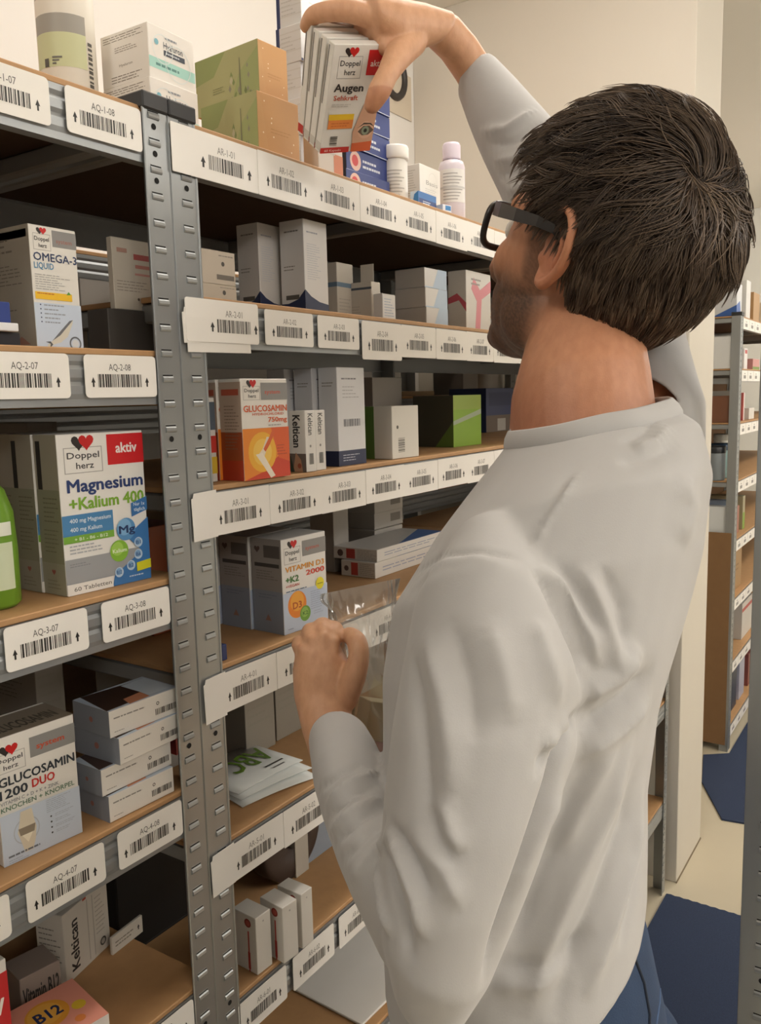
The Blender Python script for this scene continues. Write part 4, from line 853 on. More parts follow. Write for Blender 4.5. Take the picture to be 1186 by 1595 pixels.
def ellipsoid(c, ax, n=20, m=12):
    """c centre, ax 3 semi-axis vectors"""
    V = []; F = []
    for i in range(1, m):
        th = math.pi*i/m
        for j in range(n):
            ph = 2*math.pi*j/n; V.append(np.array(c)+ax[0]*math.sin(th)*math.cos(ph)+ax[1]*math.sin(th)*math.sin(ph)+ax[2]*math.cos(th))
    for i in range(m-2):
        for j in range(n): F.append([i*n+j, (i+1)*n+j, (i+1)*n+(j+1) % n, i*n+(j+1) % n])
    V.append(np.array(c)+ax[2]); V.append(np.array(c)-ax[2]); t = len(V)-2
    for j in range(n): F.append([t, j, (j+1) % n]); F.append([t+1, (m-2)*n+(j+1) % n, (m-2)*n+j])
    return V, F
def remesh(parts, voxel, smooth=2):
    V = []; F = []
    for v, f in parts:
        o = len(V); V += [tuple(map(float, p)) for p in v]; F += [[o+i for i in q] for q in f]
    me = bpy.data.meshes.new('tmp'); me.from_pydata(V, [], F); 
    bm = bmesh.new(); bm.from_mesh(me)
    # make every closed shell point outward
    bmesh.ops.recalc_face_normals(bm, faces=bm.faces); bm.to_mesh(me); bm.free()
    o = bpy.data.objects.new('tmp', me); COL.objects.link(o)
    md = o.modifiers.new('r', 'REMESH'); md.mode = 'VOXEL'; md.voxel_size = voxel; md.adaptivity = 0
    dg = bpy.context.evaluated_depsgraph_get(); dg.update(); m2 = bpy.data.meshes.new_from_object(o.evaluated_get(dg))
    bpy.data.objects.remove(o); bpy.data.meshes.remove(me)
    co = np.empty(len(m2.vertices)*3); m2.vertices.foreach_get('co', co); co = co.reshape(-1, 3)
    ed = np.empty(len(m2.edges)*2, int); m2.edges.foreach_get('vertices', ed); ed = ed.reshape(-1, 2)
    co = laplace(co, ed, smooth); return m2, co, ed
def laplace(co, ed, it, w=None, lam=0.5):
    n = len(co); deg = np.bincount(ed.ravel(), minlength=n).astype(float)
    for _ in range(it):
        acc = np.stack([np.bincount(ed[:, 0], co[ed[:, 1], k], n)+np.bincount(ed[:, 1], co[ed[:, 0], k], n) for k in range(3)], 1)/deg[:, None]
        d = lam*(acc-co); co = co+(d if w is None else d*w[:, None])
    return co
def normals(me):
    me.update(); a = np.empty(len(me.vertices)*3); me.vertices.foreach_get('normal', a); return a.reshape(-1, 3)
def setco(me, co): me.vertices.foreach_set('co', co.astype(np.float32).ravel()); me.update()

# ---------------- head frame (forward, left, up)
HC = dep(936, 390, 0.778)
def rotaxis(v, ax, a):
    ax = ax/np.linalg.norm(ax); return v*math.cos(a)+np.cross(ax, v)*math.sin(a)+ax*(ax @ v)*(1-math.cos(a))
az = math.radians(15); hF = np.array([math.sin(az), math.cos(az), 0]); hU = np.array([0, 0, 1.0]); hL = np.cross(hU, hF)
pt_ = math.radians(19.5); hF, hU = hF*math.cos(pt_)+hU*math.sin(pt_), hU*math.cos(pt_)-hF*math.sin(pt_)
rl = math.radians(3); hL, hU = hL*math.cos(rl)+hU*math.sin(rl), hU*math.cos(rl)-hL*math.sin(rl)
HS = 0.972
def H(f, l, u): return HC+HS*(f*hF+l*hL+u*hU)
def hell(c, r, n=20, m=12): return ellipsoid(H(*c), [hF*r[0]*HS, hL*r[1]*HS, hU*r[2]*HS], n, m)
def hloc(co): d = (co-HC)/HS; return np.stack([d @ hF, d @ hL, d @ hU], 1)

TORSO = [((792, 690), (1034, 640), .752, .064), ((745, 752), (1072, 686), .748, .120), ((676, 842), (1082, 760), .742, .160), ((614, 945), (1066, 860), .736, .170),
         ((596, 1060), (1036, 960), .73, .168), ((596, 1170), (1003, 1070), .728, .158), ((600, 1280), (986, 1190), .725, .150), ((602, 1390), (985, 1320), .722, .150),
         ((598, 1500), (984, 1425), .722, .156), ((594, 1620), (972, 1530), .722, .160), ((594, 1740), (960, 1650), .722, .160)]
LUP = [((690, 872), (835, 868), .640, .055), ((645, 930), (878, 950), .620, .075), ((628, 1030), (906, 1060), .604, .082), ((610, 1140), (890, 1170), .592, .082), ((598, 1250), (850, 1285), .583, .078),
       ((592, 1345), (806, 1395), .578, .073), ((592, 1430), (768, 1490), .578, .066), ((610, 1500), (735, 1545), .584, .05)]
LFO = [((602, 1505), (742, 1440), .588, .060), ((560, 1412), (682, 1345), .625, .058), ((523, 1325), (636, 1268), .680, .053), ((500, 1252), (606, 1205), .737, .048), ((488, 1198), (589, 1164), .785, .042), ((484, 1166), (573, 1136), .812, .036)]
RSL = [((712, 142), (771, 97), .985, .036), ((729, 186), (812, 140), .975, .040), ((756, 248), (858, 194), .960, .046), ((784, 312), (905, 250), .945, .051), ((822, 390), (975, 305), .925, .056),
       ((882, 490), (1042, 420), .905, .060), ((925, 590), (1066, 540), .885, .066), ((950, 700), (1096, 640), .865, .075), ((960, 800), (1090, 750), .85, .07)]
NECK = [((850, 450), (1000, 430), .800, .048), ((818, 540), (1000, 520), .778, .052), ((797, 620), (1012, 590), .760, .058), ((792, 700), (1020, 655), .750, .062), ((770, 790), (1010, 740), .748, .070)]

# ---------------- body: head, neck, arms and hands as one continuous skin
parts = [hell((-.006, 0, .022), (.103, .0775, .090), 28, 18), hell((.030, 0, -.02), (.068, .066, .085), 24, 14), hell((.052, 0, -.062), (.046, .052, .060)), hell((.066, 0, -.100), (.030, .034, .024)),
         hell((.030, 0, -.085), (.052, .055, .034)), hell((.074, 0, .022), (.024, .052, .022)), hell((.020, .044, -.072), (.040, .018, .034)), hell((.020, -.044, -.072), (.040, .018, .034)),
         hell((.066, .031, -.030), (.026, .026, .028)), hell((.066, -.031, -.030), (.026, .026, .028)), hell((.089, 0, -.076), (.012, .024, .007)), hell((.088, 0, -.089), (.012, .022, .008)), hell((.084, 0, -.108), (.016, .020, .014))]
parts.append(limb([H(.090, 0, .008), H(.104, 0, -.018), H(.114, 0, -.042), H(.100, 0, -.050)], [.0085, .0095, .0125, .010]))
for s in (1, -1):
    parts.append(hell((.100, .011*s, -.046), (.010, .008, .008)))
    # ear: helix rim, antihelix, concha back, tragus, lobe
    E0 = np.array([-.010, .0770, -.012])
    def EAR(f, u, l=0.0): # in-ear coordinates: f forward, u up, l outward
        return H(E0[0]+f*1.12-l*.30, s*(E0[1]+l*0.95-f*.26), E0[2]+u*1.06)
    rim = [(.010, .006, .001), (.013, .022, .006), (.006, .033, .011), (-.006, .034, .014), (-.015, .026, .015), (-.018, .010, .015), (-.015, -.006, .013), (-.008, -.018, .009), (.002, -.026, .006), (.009, -.024, .003), (.011, -.014, .000)]
    parts.append(limb([EAR(*q) for q in rim], [.0035, .0036, .0038, .0042, .0044, .0042, .004, .0044, .0058, .005, .0036], 10))
    parts.append(limb([EAR(.002, .022, .008), EAR(-.007, .014, .010), EAR(-.009, .002, .009), EAR(-.004, -.010, .006)], [.003, .0034, .0034, .003], 10))
    parts.append(ellipsoid(EAR(-.003, .004, .003), [(EAR(.016, .004, .003)-EAR(-.003, .004, .003)), (EAR(-.003, .032, .003)-EAR(-.003, .004, .003))*1.0, (EAR(-.003, .004, .0075)-EAR(-.003, .004, .003))], 16, 10))
    parts.append(hell((E0[0]+.013, s*(E0[1]+.001), E0[2]-.006), (.005, .004, .007), 12, 8))
parts.append(tube_rings(NECK, 28))
parts.append(tube_rings(TORSO[2:8], 32, 2.2, 0.88)); parts.append(tube_rings(LUP, 24, 2.0, .72)); parts.append(tube_rings(LFO, 24, 2.0, .78)); parts.append(tube_rings(RSL, 24, 2.0, .78))
# right wrist and hand over the held boxes
RW = [((728, 150), (775, 112), .985, .024), ((714, 126), (760, 92), .975, .0235), ((692, 94), (737, 56), .958, .023), ((668, 70), (706, 22), .938, .0225), ((645, 76), (668, 12), .920, .024)]
parts.append(tube_rings(RW, 24, 2.2))
parts.append(tube_rings([((672, 72), (694, 18), .930, .023), ((640, 84), (648, 10), .912, .030), ((612, 92), (604, 8), .898, .036), ((580, 72), (566, 8), .890, .038)], 24, 2.3))
def D(x, y, t): return dep(x, y, t)
parts += [limb([D(578, 26, .872), D(545, 17, .866), D(512, 18, .868), D(489, 24, .876), D(478, 40, .890)], [.0125, .0115, .0100, .0092, .0078], 14),      # index
          limb([D(580, 28, .890), D(548, 16, .890), D(516, 20, .896), D(500, 40, .910), D(497, 66, .922)], [.0125, .0115, .0100, .0094, .0080], 14),
          limb([D(582, 36, .908), D(552, 24, .914), D(526, 32, .924), D(515, 60, .936), D(514, 90, .944)], [.0120, .0110, .0100, .0090, .0080], 14),
          limb([D(588, 46, .924), D(564, 38, .934), D(545, 50, .942), D(538, 76, .950)], [.0110, .0100, .0090, .0078], 14)]
parts += [limb([D(640, 62, .900), D(620, 88, .876), D(604, 116, .862), D(591, 142, .858), D(580, 164, .862)], [.0185, .0145, .0112, .0117, .0086], 16)]  # thumb
parts += [limb([D(640, 48, .905), D(614, 62, .888), D(600, 72, .882)], [.020, .016, .010], 14)]
# left wrist and fist
parts.append(tube_rings([((487, 1190), (570, 1162), .812, .025), ((471, 1140), (550, 1122), .828, .0245), ((458, 1085), (545, 1092), .842, .0255), ((456, 1045), (548, 1058), .848, .027), ((461, 1012), (543, 1030), .850, .024), ((474, 990), (524, 994), .856, .017)], 24, 2.3, 1.0, (.5, .7)))
fing = [((519, 992), (520, 982), (524, 1000), .0103), ((503, 986), (503, 977), (506, 996), .0105), ((486, 992), (485, 985), (489, 1003), .0102), ((470, 1009), (468, 1003), (471, 1019), .0092)]
for (k0, k1, k2, r_) in fing:
    parts.append(limb([D(*k0, .848), D(*k1, .862), D(k1[0]+2, k1[1]+8, .892), D(k2[0]+4, k2[1]+26, .905), D(k2[0]+8, k2[1]+46, .893), D(k2[0]+9, k2[1]+48, .880)], [r_, r_*1.02, r_*.93, r_*.88, r_*.8, r_*.7], 14))
parts.append(limb([D(535, 1088, .834), D(550, 1056, .828), D(559, 1024, .829), D(556, 1000, .836), D(545, 989, .850)], [.0148, .0128, .0106, .0104, .0086], 14))
# tendons / knuckle relief on the back of the left hand
for a_, b_ in (((520, 1000), (518, 1085)), ((504, 992), (510, 1085)), ((487, 998), (501, 1085)), ((472, 1012), (492, 1085))):
    pa, pb = D(*a_, .838), D(*b_, .822); parts.append(limb([pa, (pa+pb)/2, pb], [.0065, .0042, .003], 8))
bme, bco, bed = remesh(parts, 0.0019, 3)
setco(bme, bco)
man = tag(empty('person', (float(dep(760, 1500, .74)[0]), float(dep(760, 1500, .74)[1]), 0.0)), 'man in a white long sleeved shirt reaching up to the top shelf', 'person')
mo = np.array(man.location)
# skin colour map
loc = hloc(bco); f_, l_, u_ = loc.T; rng = np.random.default_rng(3)
base = np.tile(np.array(srgb('#c98f6c')), (len(bco), 1))
hands = (bco[:, 2] > 1.86) | ((u_ < -.3))
base[hands] = np.array(srgb('#dba985'))
redd = np.exp(-(((f_+.012)/.03)**2+((np.abs(l_)-.085)/.02)**2+((u_+.008)/.045)**2)); base = base*(1-redd[:, None]*.55)+np.array(srgb('#c97a5c'))*redd[:, None]*.55
neck_shade = np.clip((-u_-.10)/.05, 0, 1)*(~hands); base = base*(1-neck_shade[:, None]*.8)+np.array(srgb('#a66c50'))*neck_shade[:, None]*.8  # neck darkened in the skin colour to stand for shade from the hair
def sst(x, a, b): t = np.clip((x-a)/(b-a), 0, 1); return t*t*(3-2*t)
jaw = sst(-u_, .022-.0, .060)*sst(f_, -.012, .022)*(1-sst(-u_-.25*np.clip(f_, 0, 1), .105, .150))
side = sst(f_, .000, .012)*(1-sst(f_, .026, .042))*sst(-u_, -.03, .0)*(np.abs(l_) > .045)
lips = np.exp(-(((u_+.082)/.010)**2+((l_)/.022)**2))*(f_ > .08)
beard = np.clip(np.maximum(jaw, side*.75), 0, 1)*(1-lips)*(np.abs(l_) < .11)*(u_ > -.2)
nz = 0.8+0.2*rng.random(len(bco)); beard = (beard*nz)[:, None]*.94
base = base*(1-beard)+np.array(srgb('#3c2d23'))*beard
base = base*(1-lips[:, None]*.6)+np.array(srgb('#b0695a'))*lips[:, None]*.6
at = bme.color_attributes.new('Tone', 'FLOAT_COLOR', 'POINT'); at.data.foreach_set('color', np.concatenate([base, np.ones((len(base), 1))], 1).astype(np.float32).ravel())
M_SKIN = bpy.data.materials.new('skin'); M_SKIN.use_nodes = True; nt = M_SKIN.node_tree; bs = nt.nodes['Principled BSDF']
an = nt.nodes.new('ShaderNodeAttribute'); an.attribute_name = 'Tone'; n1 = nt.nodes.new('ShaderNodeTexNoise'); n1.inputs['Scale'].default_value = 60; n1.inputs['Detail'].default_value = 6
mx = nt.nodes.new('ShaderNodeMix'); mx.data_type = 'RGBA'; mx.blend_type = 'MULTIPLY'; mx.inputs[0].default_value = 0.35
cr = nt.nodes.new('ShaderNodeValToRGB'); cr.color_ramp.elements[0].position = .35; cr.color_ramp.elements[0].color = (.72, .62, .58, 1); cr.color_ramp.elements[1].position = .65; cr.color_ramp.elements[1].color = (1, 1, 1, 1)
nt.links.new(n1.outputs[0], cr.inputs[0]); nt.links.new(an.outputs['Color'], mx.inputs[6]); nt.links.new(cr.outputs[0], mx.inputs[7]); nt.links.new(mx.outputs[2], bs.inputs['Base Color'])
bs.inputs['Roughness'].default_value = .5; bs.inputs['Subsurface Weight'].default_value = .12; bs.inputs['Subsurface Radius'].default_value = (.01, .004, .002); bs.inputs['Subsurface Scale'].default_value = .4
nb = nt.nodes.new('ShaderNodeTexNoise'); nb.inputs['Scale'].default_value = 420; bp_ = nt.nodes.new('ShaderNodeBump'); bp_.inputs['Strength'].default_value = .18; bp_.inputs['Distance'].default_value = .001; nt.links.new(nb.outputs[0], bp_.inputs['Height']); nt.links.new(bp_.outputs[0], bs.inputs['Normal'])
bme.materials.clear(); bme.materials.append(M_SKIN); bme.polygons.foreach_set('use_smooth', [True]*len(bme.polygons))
def put(me, name, parent=man):
    """mesh given in world coordinates, parented to the man"""
    me.transform(Matrix.Translation(Vector(-mo))); o = bpy.data.objects.new(name, me); COL.objects.link(o); o.parent = parent; return o
body = put(bme, 'body')
for s in (1, -1):
    mb = MB(); v, f = hell((.079, .031*s, -.002), (.0125, .0125, .0125), 16, 10); mb.add(v, f, mat('eye_white', '#e8e2da', .2), True)
    v, f = hell((.0885, .031*s, -.0005), (.0035, .0058, .0058), 14, 8); mb.add(v, f, mat('iris', '#4a3a2c', .2), True)
    for i in range(len(mb.v)): mb.v[i] = tuple(np.array(mb.v[i])-mo)
    mb.build('eye', man)

# ---------------- shirt
LCUF = LFO[-1]
sp = [tube_rings(TORSO, 40, 2.25, 1.0, (.15, .1)), tube_rings(LUP, 30, 2.1, 1.0, (.75, .6)), tube_rings(LFO, 30, 2.0, 1.0, (.7, .05)), tube_rings(RSL, 30, 2.0, 1.0, (.05, .5))]
sme, sco, sed = remesh(sp, 0.0027, 8)
setco(sme, sco)
# folds: image polylines dropped on to the cloth, then raised or sunk in 3D
FOLDS = [
 # arm against the torso
 ([(912, 1085), (905, 1115), (880, 1175), (850, 1262), (812, 1370), (775, 1480), (755, 1540)], .008, -.011),
 # armhole seam
 ([(632, 925), (650, 890), (690, 864), (740, 858), (790, 866), (822, 880)], .0032, -.0024), ([(822, 880), (850, 915), (875, 965), (898, 1020), (912, 1075)], .0050, -.0045),
 ([(640, 915), (690, 876), (740, 870), (800, 884)], .006, .0016),
 # shoulder seam
 ([(905, 730), (880, 770), (850, 815), (826, 862)], .0030, .0022), ([(893, 730), (868, 770), (840, 815), (815, 858)], .0030, -.0016),
 # back folds from the raised arm
 ([(838, 880), (880, 930), (915, 985), (930, 1040)], .008, .0055), ([(862, 870), (905, 930), (935, 990)], .006, -.0035), ([(905, 880), (935, 940), (955, 1000), (960, 1050)], .009, .0045), ([(935, 880), (965, 950), (975, 1020)], .008, -.0035),
 ([(1000, 1010), (960, 1055), (925, 1075), (905, 1100)], .010, .0055), ([(1020, 1040), (975, 1085), (930, 1115), (895, 1140)], .009, -.0045), ([(1015, 1090), (960, 1140), (900, 1180)], .010, .004),
 ([(890, 1120), (880, 1150), (850, 1170)], .007, .0045), ([(905, 1105), (890, 1140), (845, 1190), (830, 1210)], .006, -.004),
 ([(1060, 740), (1075, 790), (1060, 850)], .014, .003), ([(985, 700), (1020, 690), (1045, 660)], .006, .003), ([(965, 690), (1000, 675), (1030, 640)], .004, -.002), ([(960, 720), (1010, 712), (1060, 690)], .008, -.002),
 # long vertical folds of the lower back
 ([(985, 1140), (950, 1250), (900, 1360), (850, 1480), (820, 1590)], .010, .0045), ([(995, 1170), (975, 1280), (930, 1400), (880, 1520), (860, 1595)], .008, -.004), ([(1000, 1220), (985, 1330), (950, 1440), (910, 1560)], .008, .0045), ([(1003, 1290), (990, 1390), (965, 1480)], .006, -.003),
 ([(920, 1180), (880, 1270), (830, 1380), (790, 1480)], .010, -.004), ([(880, 1220), (840, 1310), (800, 1410)], .008, .0035), ([(960, 1150), (920, 1230), (870, 1330)], .008, .003),
 ([(770, 1510), (850, 1500), (930, 1450)], .007, -.003), ([(760, 1535), (840, 1530), (900, 1500)], .008, .003),
 # upper sleeve
 ([(660, 980), (690, 1080), (705, 1180), (700, 1260)], .010, .003), ([(700, 960), (730, 1060), (740, 1160)], .010, -.0025), ([(640, 1010), (660, 1120), (668, 1230), (660, 1300)], .008, -.003), ([(760, 960), (790, 1060), (800, 1130)], .012, .0025), ([(830, 960), (860, 1040), (875, 1100)], .009, .003),
 ([(690, 1240), (700, 1290), (720, 1330)], .007, .0035), ([(670, 1250), (682, 1300), (705, 1350)], .006, -.003),
 # elbow bend
 ([(600, 1290), (625, 1330), (650, 1400), (662, 1470)], .006, .0045), ([(608, 1280), (640, 1330), (670, 1400)], .005, -.004), ([(596, 1310), (610, 1370), (630, 1440), (640, 1500)], .006, -.004), ([(590, 1340), (598, 1400), (612, 1460)], .006, .004), ([(640, 1290), (690, 1350), (720, 1420)], .008, .003),
 # forearm rings
 ([(500, 1262), (540, 1222), (580, 1205), (606, 1212)], .0045, .0040), ([(506, 1278), (548, 1236), (590, 1222)], .0040, -.0034), ([(512, 1300), (555, 1258), (602, 1240)], .0045, .0038), ([(520, 1316), (565, 1272), (604, 1256)], .0040, -.0032), ([(494, 1235), (530, 1204), (575, 1186)], .0038, -.0026),
 ([(540, 1380), (580, 1330), (610, 1300)], .006, .003), ([(530, 1345), (572, 1300), (606, 1275)], .005, -.0025),
 # raised sleeve rings
 ([(745, 205), (790, 200), (838, 170)], .006, .0035), ([(755, 228), (800, 222), (850, 190)], .005, -.003), ([(765, 252), (808, 245), (858, 212)], .006, .0035), ([(775, 275), (815, 266), (856, 240)], .005, -.003), ([(786, 300), (822, 288), (850, 270)], .006, .003),
]
bv = bvhtree.BVHTree.FromPolygons([tuple(c) for c in sco], [tuple(p.vertices) for p in sme.polygons])
nrm = normals(sme); disp = np.zeros(len(sco))
for pl, wd, am in FOLDS:
    pts = []
    for i in range(len(pl)-1):
        k = max(2, int(math.hypot(pl[i+1][0]-pl[i][0], pl[i+1][1]-pl[i][1])/7))
        for j in range(k+1): t = j/k; pts.append((pl[i][0]*(1-t)+pl[i+1][0]*t, pl[i][1]*(1-t)+pl[i+1][1]*t))
    Q = []
    for p in pts:
        h = bv.ray_cast(Vector(CAM), Vector(ray(*p)).normalized())
        if h[0] is not None: Q.append(np.array(h[0]))
    if len(Q) < 3: continue
    Q = np.array(Q); lo, hi = Q.min(0)-3*wd, Q.max(0)+3*wd
    idx = np.where(((sco > lo) & (sco < hi)).all(1))[0]
    if not len(idx): continue
    dd = np.full(len(idx), 9.0); wt = np.ones(len(idx))
    s_ = np.linspace(0, 1, len(Q)); fade = np.clip(np.minimum(s_, 1-s_)*5, 0, 1)
    for q, fa in zip(Q, fade):
        d2 = np.linalg.norm(sco[idx]-q, axis=1); m_ = d2 < dd; dd[m_] = d2[m_]; wt[m_] = fa
    disp[idx] += am*1.75*wt*np.exp(-(dd/(wd*.80))**1.45)
co2 = sco+nrm*disp[:, None]
# soft random creasing everywhere
ph = rng.uniform(0, 6.28, 12); fr = rng.normal(0, 55, (12, 3)); fr[:, 2] *= .45
nzv = sum(np.sin(co2 @ fr[i]+ph[i]) for i in range(12))/12; co2 = co2+nrm*(nzv*.0022)[:, None]
co2 = laplace(co2, sed, 1); setco(sme, co2)
# cut open: neck, two cuffs, hem
def ringplane(r0, r1):
    c0 = (dep(*r0[0], r0[2])+dep(*r0[1], r0[2]))/2; c1 = (dep(*r1[0], r1[2])+dep(*r1[1], r1[2]))/2; n = c1-c0; return c1, n/np.linalg.norm(n)
cl, nl = ringplane(LFO[-2], LFO[-1]); cr_, nr_ = ringplane(RSL[1], RSL[0])
def on_shirt(px, py):
    while px > 700:
        h = bv.ray_cast(Vector(CAM), Vector(ray(px, py)).normalized())
        if h[0] is not None: return np.array(h[0])
        px -= 4
hA, hB = on_shirt(1012, 1412), on_shirt(940, 1592); hC_ = hB+np.array([.09, .29, -.06]); hn = np.cross(hB-hA, hC_-hA); hn /= np.linalg.norm(hn); hn = hn if hn[2] < 0 else -hn
nA, nB, nC = dep(795, 690, .745), dep(925, 668, .690), dep(1036, 632, .79); nn = np.cross(nB-nA, nC-nA); nn /= np.linalg.norm(nn); nn = nn if nn[2] > 0 else -nn
ncen = (dep(*NECK[3][0], .75)+dep(*NECK[3][1], .75))/2
bm = bmesh.new(); bm.from_mesh(sme); bm.verts.ensure_lookup_table()
kill = ((co2-cl) @ nl > -.0015) & (np.linalg.norm(co2-cl, axis=1) < .056)
kill |= ((co2-cr_) @ nr_ > -.0015) & (np.linalg.norm(co2-cr_, axis=1) < .056)
armd = np.full(len(co2), 9.0)
for rg in (LUP, LFO):
    cc = [(dep(*r[0], r[2])+dep(*r[1], r[2]))/2 for r in rg]; hw = [np.linalg.norm(dep(*r[0], r[2])-dep(*r[1], r[2]))/2 for r in rg]
    for i in range(len(cc)-1):
        for t in np.linspace(0, 1, 6): armd = np.minimum(armd, np.linalg.norm(co2-(cc[i]*(1-t)+cc[i+1]*t), axis=1)-max(hw[i]*(1-t)+hw[i+1]*t, rg[i][3]))
kill |= ((co2-hA) @ hn > 0) & (armd > .012)
kill |= ((co2-nA) @ nn > 0) & (np.linalg.norm(co2-ncen, axis=1) < .115)
bmesh.ops.delete(bm, geom=[v for v in bm.verts if kill[v.index]], context='VERTS')
# keep the main sheet only, smooth the cut edges
for _ in range(6):
    bd = [v for v in bm.verts if v.is_boundary]; new = {}
    for v in bd:
        nb_ = [e.other_vert(v) for e in v.link_edges if e.is_boundary]
        if len(nb_) == 2: new[v] = v.co*.4+(nb_[0].co+nb_[1].co)*.3
    for v, c in new.items(): v.co = c
bm.to_mesh(sme); bm.free()
M_SHIRT = bpy.data.materials.new('white_jersey'); M_SHIRT.use_nodes = True; nt = M_SHIRT.node_tree; bs = nt.nodes['Principled BSDF']
bs.inputs['Base Color'].default_value = (*srgb('#bcbab8'), 1); bs.inputs['Roughness'].default_value = .85; bs.inputs['Sheen Weight'].default_value = .25; bs.inputs['Sheen Roughness'].default_value = .5
tcn = nt.nodes.new('ShaderNodeTexCoord'); nb = nt.nodes.new('ShaderNodeTexNoise'); nb.inputs['Scale'].default_value = 900; bp_ = nt.nodes.new('ShaderNodeBump'); bp_.inputs['Strength'].default_value = .12; bp_.inputs['Distance'].default_value = .0006
nt.links.new(tcn.outputs['Object'], nb.inputs['Vector']); nt.links.new(nb.outputs[0], bp_.inputs['Height'])
nb2 = nt.nodes.new('ShaderNodeTexNoise'); nb2.inputs['Scale'].default_value = 28; nb2.inputs['Detail'].default_value = 3; bp2 = nt.nodes.new('ShaderNodeBump'); bp2.inputs['Strength'].default_value = .10; bp2.inputs['Distance'].default_value = .004
nt.links.new(tcn.outputs['Object'], nb2.inputs['Vector']); nt.links.new(nb2.outputs[0], bp2.inputs['Height']); nt.links.new(bp_.outputs[0], bp2.inputs['Normal']); nt.links.new(bp2.outputs[0], bs.inputs['Normal'])
sme.materials.clear(); sme.materials.append(M_SHIRT); sme.polygons.foreach_set('use_smooth', [True]*len(sme.polygons))
shirt = put(sme, 'shirt'); sm_ = shirt.modifiers.new('thickness', 'SOLIDIFY'); sm_.thickness = .0016; sm_.offset = -1
# ribbed collar band rising from the shirt's own neck edge
nb_ = {}
cnt = {}
for p in sme.polygons:
    for e in p.edge_keys: cnt[e] = cnt.get(e, 0)+1
for (x, y), k in cnt.items():
    if k == 1: nb_.setdefault(x, []).append(y); nb_.setdefault(y, []).append(x)
pos = {v: np.array(sme.vertices[v].co)+mo for v in nb_}
start = min(pos, key=lambda v: np.linalg.norm(pos[v]-nB)); loop = [start]; prev = None; cur = start
while True:
    nx = [q for q in nb_[cur] if q != prev and q != cur]
    if not nx or nx[0] == start or len(loop) > 4000: break
    prev, cur = cur, nx[0]; loop.append(cur)
LP = np.array([pos[v] for v in loop])
if len(LP) > 60:
    idx = np.linspace(0, len(LP)-1, 120).astype(int); LP = LP[idx]
    for _ in range(8): LP = (np.roll(LP, 1, 0)+2*LP+np.roll(LP, -1, 0))/4
    lc = LP.mean(0); rad = LP-lc; rad = rad-np.outer(rad @ nn, nn); rad /= np.linalg.norm(rad, axis=1)[:, None]
    prof = [(.0000, -.004), (.0032, -.0035), (.0036, .000), (.0016, .006), (-.0022, .0115), (-.0040, .0125), (-.0046, .0110), (-.0030, .004), (-.0010, -.003)]
    V = []; 
    for (ro, uo) in prof: V += list(LP+rad*ro+nn*uo-mo)
    nL = len(LP); F = [[i*nL+j, i*nL+(j+1) % nL, (i+1)*nL+(j+1) % nL, (i+1)*nL+j] for i in range(len(prof)-1) for j in range(nL)]
    mbx = MB(); mbx.add(V, F, M_SHIRT, True); mbx.build('collar', shirt)
# ---------------- jeans, shoes
JE = [((640, 1400), (985, 1380), .735, .135), ((628, 1460), (1000, 1440), .735, .145), ((620, 1530), (1014, 1510), .735, .150), ((616, 1610), (1020, 1590), .735, .155), ((616, 1720), (1012, 1690), .735, .155)]
hipc = (dep(616, 1720, .735)+dep(1030, 1690, .735))/2
legs = []
bl = np.array([.55, 0, 0]);
for s in (-1, 1):
    ax_ = np.array([.90, -.30, 0])  # his right
    top = hipc+ax_*.085*s-np.array([0, 0, .02]); kn = hipc+ax_*.10*s+np.array([.02, .03, -.46]); kn[2] = .50; an_ = hipc+ax_*.11*s+np.array([.02, -.01, 0]); an_[2] = .10
    legs.append((top, kn, an_))
jp_ = [tube_rings(JE, 32, 2.2)]+[limb([t, t*.5+k*.5, k, k*.5+a_*.5, a_], [.095, .085, .068, .062, .056], 20) for t, k, a_ in legs]
jme, jco, jed = remesh(jp_, .006, 4); setco(jme, jco)
nj = normals(jme); ph = rng.uniform(0, 6.28, 10); fr = rng.normal(0, 45, (10, 3)); jco = jco+nj*(sum(np.sin(jco @ fr[i]+ph[i]) for i in range(10))/10*.004)[:, None]; setco(jme, jco)
M_JEAN = mat('denim', '#2f4360', .85, noise=(26, .35), bump=(900, .35)); jme.materials.clear(); jme.materials.append(M_JEAN); jme.polygons.foreach_set('use_smooth', [True]*len(jme.polygons))
jeans = put(jme, 'jeans')
# pocket edge and waistband as stitched strips
bvj = bvhtree.BVHTree.FromPolygons([tuple(c) for c in jco], [tuple(p.vertices) for p in jme.polygons])
def strip_on(bvx, pl, rad, m, name, lift=.0):
    pts = []
    for i in range(len(pl)-1):
        for j in range(6):
            t = j/6; h = bvx.ray_cast(Vector(CAM), Vector(ray(pl[i][0]*(1-t)+pl[i+1][0]*t, pl[i][1]*(1-t)+pl[i+1][1]*t)).normalized())
            if h[0] is not None: pts.append(np.array(h[0])+np.array(h[1])*lift-mo)
    if len(pts) > 2: mb = MB(); mb.tube(pts, rad, m, 6); return mb.build(name, man)
strip_on(bvj, [(988, 1490), (1003, 1530), (1012, 1580), (1010, 1640)], .0014, mat('denim_dark', '#1c2534', .9), 'pocket_seam')
strip_on(bvj, [(1020, 1462), (1030, 1500), (1028, 1560), (1018, 1630)], .0009, mat('denim_light', '#50678a', .9), 'side_seam')
